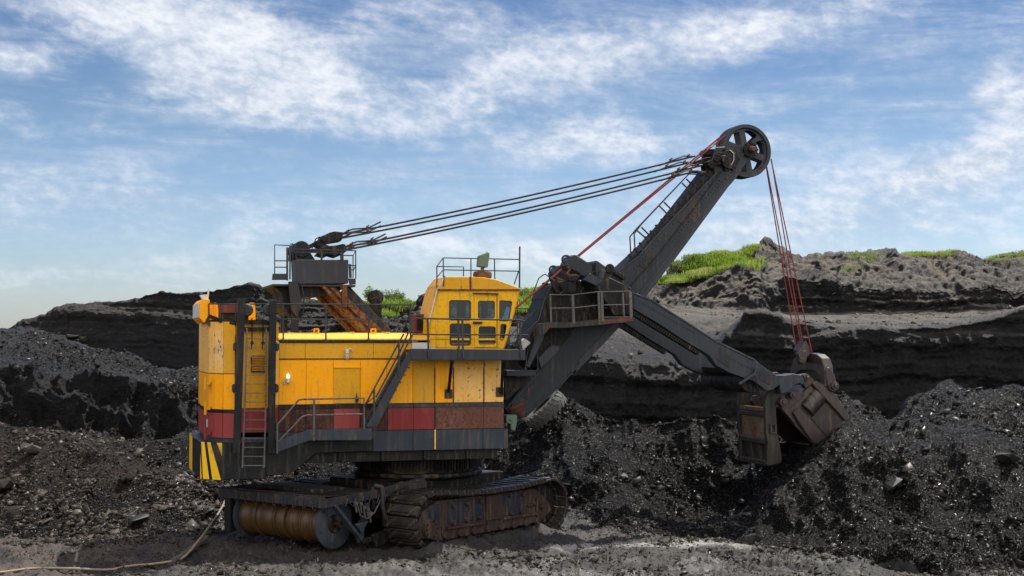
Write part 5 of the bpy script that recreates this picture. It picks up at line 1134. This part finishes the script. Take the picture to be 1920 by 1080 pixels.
b = MB(); b.prism(dp([(700, 625), (822, 485), (968, 640), (850, 800)], -DY), -DY-.03, -DY); prt('wear_plate', b, M['bucket_dark'], dip, .01)
for x, y, r in ((910, 345, .15), (662, 272, .12), (543, 425, .13), (457, 487, .15)):
    b = MB(); p_ = L3(*dq(x, y), -DY-.2); b.cyl(p_+Vector((0, -.12, 0)), p_+Vector((0, .25, 0)), r, 18); b.cyl(p_+Vector((0, -.18, 0)), p_+Vector((0, -.12, 0)), r*.55, 6); prt('pin', b, M['bucket'], dip, .01, 40)
for pts in ([(585, 262), (600, 245), (650, 234), (690, 262), (732, 300), (650, 370), (632, 330)], [(492, 420), (520, 385), (570, 385), (600, 420), (640, 400), (600, 460), (505, 545), (490, 480)], [(420, 500), (430, 455), (470, 445), (510, 470), (505, 550), (560, 690), (520, 640), (450, 560)]):
    for y0 in (-DY-.1, DY-.15):
        b = MB(); b.prism(dp(pts, -DY), y0, y0+.25); prt('pin_lug', b, M['bucket'], dip, .015)
for k in range(5):                        # digging teeth along the lip
    y = -.95+.475*k; b = MB(); b.prism(dp([(930, 480), (975, 520), (1055, 602), (1062, 640), (1030, 655), (985, 640)], -DY), y-.10, y+.10); prt('tooth', b, M['bucket'], dip, .02)
# bail: arched yoke over the dipper
xb0 = L(*dq(826, 200), -DY-.15)[0]; th = .36
def zz_(py): return L(1370+700/DK, 650+py/DK, 0)[1]
o_ = [(-1.30, 345), (-1.30, 250), (-1.25, 170), (-1.05, 100), (-.7, 66), (-.2, 55), (.3, 58), (.8, 82), (1.1, 120), (1.28, 185), (1.3, 300)]
i_ = [(1.02, 300), (.98, 255), (.7, 225), (.3, 207), (-.3, 205), (-.7, 225), (-.95, 270), (-1.02, 345)]
pl_ = [(y, zz_(p)) for y, p in o_+i_]; b = MB(); n = len(pl_)
b.add([(xb0, y, z) for y, z in pl_]+[(xb0+th, y, z) for y, z in pl_], [tuple(range(n)), tuple(range(2*n-1, n-1, -1))]+[(i, i+n, (i+1) % n+n, (i+1) % n) for i in range(n)])
for yl in (-1.36, 1.14):
    b.prism(dp([(838, 205), (862, 178), (882, 190), (918, 250), (938, 330), (945, 372), (930, 396), (905, 402), (880, 388), (856, 340), (842, 270)], -1.36), yl, yl+.22)
bail = prt('bail', b, M['bucket'], bevel=.03)
b = MB(); b.prism(dp([(580, 62), (600, 20), (628, 40), (655, 30), (660, 90), (650, 140), (625, 158), (600, 145), (590, 100)], -.5), -.62, -.38); b.prism(dp([(596, 30), (640, -55), (672, 10), (690, 45), (660, 90), (610, 80)], -.1), -.3, .3); b.cyl(L3(*dq(627, 120), -.7), L3(*dq(640, 110), .4), .10, 12); prt('rope_socket', b, M['bucket'], bail, .015)
# dipper door hanging open
def d9(l, yl): return LP([crop(x, y, 1260, 620) for x, y in l], yl)
armd = d9([(762, 452), (860, 432), (885, 470), (870, 505), (830, 520), (810, 560), (808, 640), (818, 800), (840, 900), (852, 1000), (846, 1030), (740, 1056), (736, 1040), (742, 880), (730, 800), (722, 600), (728, 510)], -DY)
arm_o = []
b = MB(); b.prism(armd, -DY-.05, -DY+.14); ddoor = prt('dipper_door', b, M['bucket_dark'], bevel=.02)
b = MB(); b.prism(armd, DY-.14, DY+.05); prt('door_arm', b, M['bucket_dark'], ddoor, .02)
def across(pts, m_, name, ins=.14, bev=.015):
    b = MB(); b.prism(d9(pts, -DY), -DY+ins, DY-ins); return prt(name, b, M[m_], ddoor, bev)
across([(738, 600), (752, 600), (762, 860), (748, 860)], 'door_plate', 'door_panel')
across([(752, 850), (764, 860), (790, 1030), (776, 1030)], 'bucket_dark', 'lower_panel')
across([(722, 640), (738, 632), (740, 668), (724, 672)], 'bucket', 'door_rib'); across([(726, 600), (740, 596), (742, 630), (728, 632)], 'door_plate', 'door_rib')
across([(728, 845), (750, 838), (752, 880), (730, 885)], 'bucket', 'door_rib'); across([(736, 1015), (850, 1000), (846, 1030), (740, 1054)], 'bucket', 'door_rib')
for yl in (-.35, .35):
    b = MB(); b.prism(d9([(746, 880), (760, 880), (775, 1020), (760, 1020)], -DY), yl-.12, yl+.12); prt('door_stiffener', b, M['bucket'], ddoor)
b = MB(); p0, p1 = d9([(776, 735)], -DY-.1)[0], d9([(800, 790)], -DY-.1)[0]; b.holed([(p0[0]-.06, p1[1]-.05), (p1[0]+.06, p1[1]-.05), (p1[0]+.06, p0[1]+.05), (p0[0]-.06, p0[1]+.05)], [[(p0[0], p1[1]), (p1[0], p1[1]), (p1[0], p0[1]), (p0[0], p0[1])]], -DY-.14, -DY-.05); prt('door_latch', b, M['bucket'], ddoor, .01)
chain('door_chain', L3(*crop(785, 460, 1260, 620), -DY-.15), L3(*crop(800, 740, 1260, 620), -DY-.15), .03, ddoor, 20, .045)

# ------------------------------------------------------------------ undercarriage (turned against the house)
UA = RAD(50.3)-YAW
def under(name, mb, m_, parent=shovel, bevel=.012, smooth=0, label=None):
    o = prt(name, mb, m_, parent, bevel, smooth, label)
    if parent == shovel: o.rotation_euler = (0, 0, UA)
    return o
zr_top = Z(853, -1.8, 785)
b = MB(); b.cyl((0, 0, 2.16), (0, 0, zB0-.2), 1.75, 48); b.lathe([(2.12, 1.7), (2.12, 1.98), (2.20, 2.02), (2.62, 2.02), (2.68, 1.98), (2.68, 1.7)], (0, 0, 0), 64, 'z'); rg = under('turntable', b, M['dirty'], smooth=30)
b = MB()
for k in range(110): a = 2*math.pi*k/110; b.bar((2.06*math.cos(a), 2.06*math.sin(a), 2.22), (2.06*math.cos(a), 2.06*math.sin(a), 2.62), .055)
prt('ring_gear', b, M['dirty'], rg, 0)
b = MB(); b.box(-2.6, 2.6, -1.55, 1.55, .75, 1.95); b.lathe([(1.9, 1.9), (2.0, 2.15), (2.13, 2.15)], (0, 0, 0), 48, 'z'); b.box(-1.3, 1.3, -2.4, 2.4, 1.0, 1.6); lf = under('lower_frame', b, M['dirty'], bevel=.03)
b = MB(); b.box(-3.5, -2.2, -1.5, -1.3, 1.55, 1.75); b.box(-2.5, -1.7, -2.0, -1.1, 1.75, 1.95); b.bar((-3.2, -1.6, 1.75), (-1.6, -1.75, 1.98), .16, .2); b.bar((-3.4, -1.55, 1.7), (-2.4, -1.6, 1.95), .10); b.bar((-3.6, -1.5, 1.9), (-3.6, -1.5, 1.2), .1); b.tube([(-3.6, -1.55, 1.95), (-3.5, -1.8, 1.9), (-3.55, -1.85, 1.3), (-3.4, -1.85, .9)], .07, 8)
under('brake_linkage', b, M['grey2'], smooth=40)
TL, TR, TW = 2.92, .80, 1.4            # half straight length, end radius, shoe width
def tpath(s_):
    """point and heading on the track loop (x, z, angle), clockwise from the rear bottom"""
    Ls, La = 2*TL, math.pi*TR; tot = 2*Ls+2*La; s_ %= tot
    if s_ < Ls: return (TL-s_, .06, math.pi)
    s_ -= Ls
    if s_ < La: a = s_/TR; return (-TL-TR*math.sin(a), .06+TR-TR*math.cos(a), math.pi-a)
    s_ -= La
    if s_ < Ls: f = s_/Ls; return (-TL+s_, .06+2*TR-.16*math.sin(math.pi*f)*1.0, 0+.0-.16*math.pi/Ls*math.cos(math.pi*f)*1.0)
    s_ -= Ls; a = s_/TR; return (TL+TR*math.sin(a), .06+TR+TR*math.cos(a), -a)
TOT = 4*TL+2*math.pi*TR; NS = 46; PITCH_ = TOT/NS
def track(yc, dx):
    b = MB(); s = -1
    fr = [(-TL-.35, .35), (-TL+.55, .16), (TL-.3, .28), (TL+.35, .62), (TL+.1, 1.0), (TL-.6, 1.42), (-TL+.4, 1.42), (-TL-.25, 1.15), (-TL-.5, .75)]
    b.prism(fr, -.42, .42); o = under('crawler_track', b, M['track_frame'], bevel=.02)
    o.location = Vector((dx*math.cos(UA)-yc*math.sin(UA), dx*math.sin(UA)+yc*math.cos(UA), 0))
    yf = -.42
    b = MB(); b.box(-2.05, -.35, yf-.03, yf, .66, 1.36); prt('side_panel', b, M['track_blue'], o); b = MB(); b.box(.65, 1.75, yf-.03, yf, .66, 1.38); prt('side_panel', b, M['track_blue'], o)
    b = MB(); b.prism([(-TL-.3, .75), (-TL+.0, .55), (-2.35, .62), (-2.35, 1.36), (-TL+.2, 1.30), (-TL-.15, 1.08)], yf-.025, yf); prt('side_panel', b, M['track_blue'], o)
    b = MB(); b.box(-.25, .55, yf-.07, yf, .60, 1.40); cp = prt('inspection_cover', b, M['track_frame'], o)
    b = MB()
    for z in (1.30, 1.16, .72): b.box(-.17, .12 if z < 1.2 else .47, yf-.078, yf-.068, z-.015, z+.015); 
    b.box(.2, .47, yf-.078, yf-.068, 1.145, 1.175); b.box(.2, .47, yf-.078, yf-.068, .705, .735); prt('slot', b, M['gasket'], cp, 0)
    for q_ in ((-2.14, -.3, .10, .50, .58), (.6, 2.35, .10, .54, .64), (-2.35, -2.15, .05, .38, 1.34), (1.9, 2.34, .08, .86, .92), (2.35, 2.42, .08, .65, 1.1)):
        b = MB(); b.box(q_[0], q_[1], yf-q_[2], yf, q_[3], q_[4]); prt('frame_rib', b, M['track_frame'], o)
    for x in (-2.9,):
        b = MB(); b.lathe([(-.12, .1), (-.12, .30), (0, .34), (.02, .1)], (x, yf, .60), 24); q_ = prt('hub', b, M['track_frame'], o, .01, 40)
        b = MB(); 
        for k in range(10): a = RAD(36*k); b.cyl((x+.24*math.cos(a), yf-.15, .6+.24*math.sin(a)), (x+.24*math.cos(a), yf-.11, .6+.24*math.sin(a)), .03, 6)
        prt('hub_bolts', b, M['dirty'], q_, 0)
    for x in (-2.2, -1.5, -.85, -.15, .5, 1.15, 1.8, 2.4):
        b = MB(); b.lathe([(-.10, .03), (-.10, .11), (0, .13), (.02, .05)], (x, yf, .33), 16); b.box(x-.03, x+.03, yf-.05, yf, .40, .62); prt('track_roller', b, M['track_frame'], o, .008, 40)
    for x, z in ((-1.85, 1.22), (-1.2, 1.24), (-.55, 1.26), (-1.85, .68), (-1.2, .70), (-.6, .74), (.95, 1.32), (1.6, 1.30), (1.0, .72), (1.5, .74), (2.2, .95), (2.62, .8)):
        b = MB(); b.lathe([(-.10, .02), (-.10, .06), (-.03, .085), (.01, .085)], (x, yf-.03, z), 12); prt('bolt_boss', b, M['track_frame'], o, 0, 40)
    # end wheels seen between the shoes
    b = MB(); b.lathe([(-.3, .2), (-.3, .66), (.3, .66), (.3, .2)], (-TL, 0, .06+TR), 28); prt('sprocket', b, M['dirty'], o, .02, 40); b = MB(); b.lathe([(-.3, .2), (-.3, .66), (.3, .66), (.3, .2)], (TL, 0, .06+TR), 28); prt('sprocket', b, M['dirty'], o, .02, 40)
    return o
def shoe_mesh():
    b = MB(); l = PITCH_*.47; b.box(-l, l, -TW/2, TW/2, -.02, .07); b.box(-l*.5, l*.5, -TW/2+.03, TW/2-.03, .07, .115)
    for y in (-TW/2+.02, TW/2-.26): b.box(-l*.92, l*.92, y, y+.24, .065, .13)
    b.box(-.10, .10, -.16, .16, -.16, -.02)
    for y in (-.35, .22): b.box(-l*.8, l*.8, y, y+.14, -.10, -.02)
    return b
near_t = track(-2.40, .42)
first = None
for k in range(NS):
    if first is None: so_ = shoe_mesh().build('track_shoe', M['track'], near_t, .012); first = so_
    else: so_ = first.copy(); COL.objects.link(so_); so_.parent = near_t
    x, z, a = tpath((k+.5)*PITCH_); so_.location = (x, 0, z); so_.rotation_euler = (random.uniform(-.02, .02), -a+random.uniform(-.03, .03), 0)
far_t = near_t.copy(); COL.objects.link(far_t); yc = 2.4; far_t.location = Vector((.42*math.cos(UA)-yc*math.sin(UA), .42*math.sin(UA)+yc*math.cos(UA), 0))
for ch in list(near_t.children):
    c = ch.copy(); COL.objects.link(c); c.parent = far_t
    for g_ in ch.children: d = g_.copy(); COL.objects.link(d); d.parent = c
b = MB(); b.box(X(575), xF-.15, -2.75, 2.6, Z(866), zB0-.0)
for px in (640, 720, 800, 880): b.box(X(px)-.05, X(px)+.05, -2.85, -2.75, Z(864), zB0)
prt('underframe', b, M['dirty'], frame)
# ---- cable reel in its frame
RX, RZ = -4.9, .86
b = MB(); b.lathe([(-1.05, .1), (-1.05, .60)]+[(-1.05+3.7*i/46, .60+.018*(i % 2)+.02*math.sin(i*.9)) for i in range(47)]+[(2.65, .6), (2.65, .1)], (RX, 0, RZ), 40); reel = under('cable_reel', b, M['reel'], bevel=0, smooth=50)
b = MB()
for y in (-.3, .45, .9, 1.8): b.lathe([(-.02, .55), (-.02, .655), (.02, .655), (.02, .55)], (RX, y, RZ), 40)
prt('reel_divider', b, M['reel'], reel, 0, 40)
for y in (-1.12, 2.70):
    b = MB(); b.lathe([(-.03, .06), (-.03, .74), (-.015, .76), (.03, .76), (.03, .06)], (RX, y, RZ), 48); fl_ = prt('reel_flange', b, M['blue_grey'], reel, 0, 40)
    if y < 0:
        b = MB(); b.cyl((RX, y-.30, RZ), (RX, y, RZ), .11, 16); b.lathe([(-.06, .1), (-.06, .26), (0, .30), (0, .1)], (RX, y-.03, RZ), 24); prt('hub', b, M['dirty'], reel, .01, 40)
        b = MB()
        for k in range(6): a = RAD(60*k+20); b.cyl((RX+.6*math.cos(a), y-.045, RZ+.6*math.sin(a)), (RX+.6*math.cos(a), y-.025, RZ+.6*math.sin(a)), .035, 8)
        prt('flange_hole', b, M['gasket'], fl_, 0)
b = MB(); b.box(-5.75, -5.63, -1.55, 3.35, 1.42, 1.72); b.box(-5.72, -3.3, 3.1, 3.3, 1.35, 1.72)
b.bar((-5.7, -1.5, 1.55), (-2.9, -1.62, 1.72), .12, .26); b.box(-3.4, -3.2, -1.5, 3.2, 1.4, 1.75); b.box(-4.5, -4.35, -1.4, 3.1, 1.55, 1.70)
b.bar((-5.6, -1.45, 1.70), (-5.6, 3.3, 1.70), .06, .12); rf = under('reel_frame', b, M['grey2'], bevel=.01)
b = MB(); b.box(-5.6, -3.3, -1.45, 3.2, 1.72, 1.755); b.box(-5.1, -3.9, -.6, 2.0, 1.755, 1.86); prt('reel_deck', b, M['dirty'], rf)
b = MB(); b.bar((-5.35, -1.58, 1.5), (-4.2, -1.58, .32), .10, .2, (0, 1, 0)); prt('reel_brace', b, M['blue_grey'], rf); b = MB(); b.prism([(-4.45, .75), (-3.9, .95), (-3.85, 1.4), (-4.0, 1.4), (-4.1, .3), (-4.3, .25)], -1.6, -1.5); b.prism([(-4.55, .85), (-4.0, .9), (-4.3, .55)], -1.72, -1.6); prt('reel_bracket', b, M['blue_grey'], rf)
b = MB(); b.box(-5.7, -5.2, 2.8, 3.1, .35, 1.42); prt('reel_end_support', b, M['dirty'], rf)
b = MB(); b.bar((-4.2, -1.6, .3), (-2.9, -1.7, .38), .16); b.prism([(-3.9, .45), (-3.0, .6), (-3.0, .2), (-3.7, .05)], -1.75, -1.6); prt('tow_bar', b, M['dirty'], rf)
b = MB(); rs = random.Random(9)
for k in range(7):
    x = -5.2+.33*k; b = MB(); b.tube([(x, -1.7, 1.66), (x+.08, -1.72, 1.50-rs.random()*.1), (x+.22, -1.72, 1.48-rs.random()*.1), (x+.33, -1.7, 1.66)], .014, 5); prt('loose_cable', b, M['grey'], rf, 0, 50)
for k in range(9):
    y = -1.3+.45*k; b = MB(); b.tube([(-5.77, y, 1.6), (-5.79, y+.05, 1.4-rs.random()*.1), (-5.79, y+.15, 1.38), (-5.77, y+.22, 1.62)], .011, 5); prt('loose_cable', b, M['grey'], rf, 0, 50)
b = MB(); b.tube([(-4.5, -1.7, 1.5), (-4.4, -1.75, 1.1), (-4.1, -1.78, .98), (-3.8, -1.76, 1.15), (-3.5, -1.72, 1.5)], .02, 6); prt('loose_cable', b, M['rail_light'], rf, 0, 50)
b = MB()
for x, z, r in ((-4.55, 1.48, .06), (-4.35, 1.44, .05), (-4.2, 1.32, .06), (-3.95, 1.12, .07), (-4.05, 1.25, .05)): b.cyl((x, -1.75, z), (x+.05, -1.6, z+.02), r, 10); b.bar((x, -1.68, z), (x+.06, -1.68, z-.28), .05)
prt('valve_block', b, M['rail_light'], rf, .005, 40)

# ------------------------------------------------------------------ loose things round the shovel
def hose_on_ground(name, pts, r, m_, label, cat):
    W_ = []
    for px, py, lift in pts:
        p, _ = hit(px, py); W_.append(Vector((p[0], p[1], p[2]+lift)))
    out = []
    for i in range(len(W_)-1):
        p0, p1, p2, p3 = W_[max(i-1, 0)], W_[i], W_[i+1], W_[min(i+2, len(W_)-1)]
        for k in range(8):
            t_ = k/8; out.append(.5*((2*p1)+(p2-p0)*t_+(2*p0-5*p1+4*p2-p3)*t_*t_+(3*p1-p0-3*p2+p3)*t_**3))
    out.append(W_[-1]); b = MB(); b.tube(out, r, 8); o = b.build(name, M[m_], None, 0, 60); return tag(o, label, cat)
hose_on_ground('power_cable', [(-60, 1079, .05), (0, 1077, .05), (60, 1070, .05), (130, 1069, .05), (200, 1071, .05), (245, 1064, .05), (290, 1061, .05), (335, 1050, .05), (352, 1043, .10), (372, 1027, .22), (395, 1008, .40), (416, 985, .65), (425, 972, .8)], .036, 'cable', 'thick pale power cable lying across the mud from the reel to the left edge', 'cable')
hose_on_ground('cable_sleeve', [(325, 1053, .06), (345, 1046, .09), (372, 1030, .16), (385, 1022, .22)], .085, 'rubber', 'dark ragged sleeve wrapped round the pale cable by the reel', 'sleeve')
# worn tyre under the boom foot
p, _ = hit(1030, 788); tc_ = at(1023, 769, 58.4)
ty = MB(); R_, w_ = .95, .30
ty.lathe([(-w_*.8, .50), (-w_, .62), (-w_, .80), (-w_*.82, .92), (-w_*.4, R_), (w_*.4, R_), (w_*.82, .92), (w_, .80), (w_, .62), (w_*.8, .50), (w_*.6, .56), (-w_*.6, .56)], (0, 0, 0), 48, ring=True)
tyre = empty('tyre', tc_); tag(tyre, 'worn tractor tyre wedged on the coal heap under the boom foot', 'tyre')
o = ty.build('casing', M['rubber'], tyre, 0, 50)
b = MB()
for k in range(22):
    a = 2*math.pi*k/22
    for s_ in (-1, 1):
        a2 = a+(.12 if s_ > 0 else 0); p0 = Vector((R_*math.cos(a2)*1.0, 0, R_*math.sin(a2))); p1 = Vector((R_*.97*math.cos(a2+.16), s_*w_*1.02, R_*.97*math.sin(a2+.16)))
        b.bar(p0*.985, p1*.985, .11, .075, (math.cos(a2), 0, math.sin(a2)))
b.build('tread', M['rubber'], tyre, .01)
tyre.rotation_mode = 'QUATERNION'; tyre.rotation_quaternion = Vector((0, 1, 0)).rotation_difference(Vector((-.68, -.12, .72)))
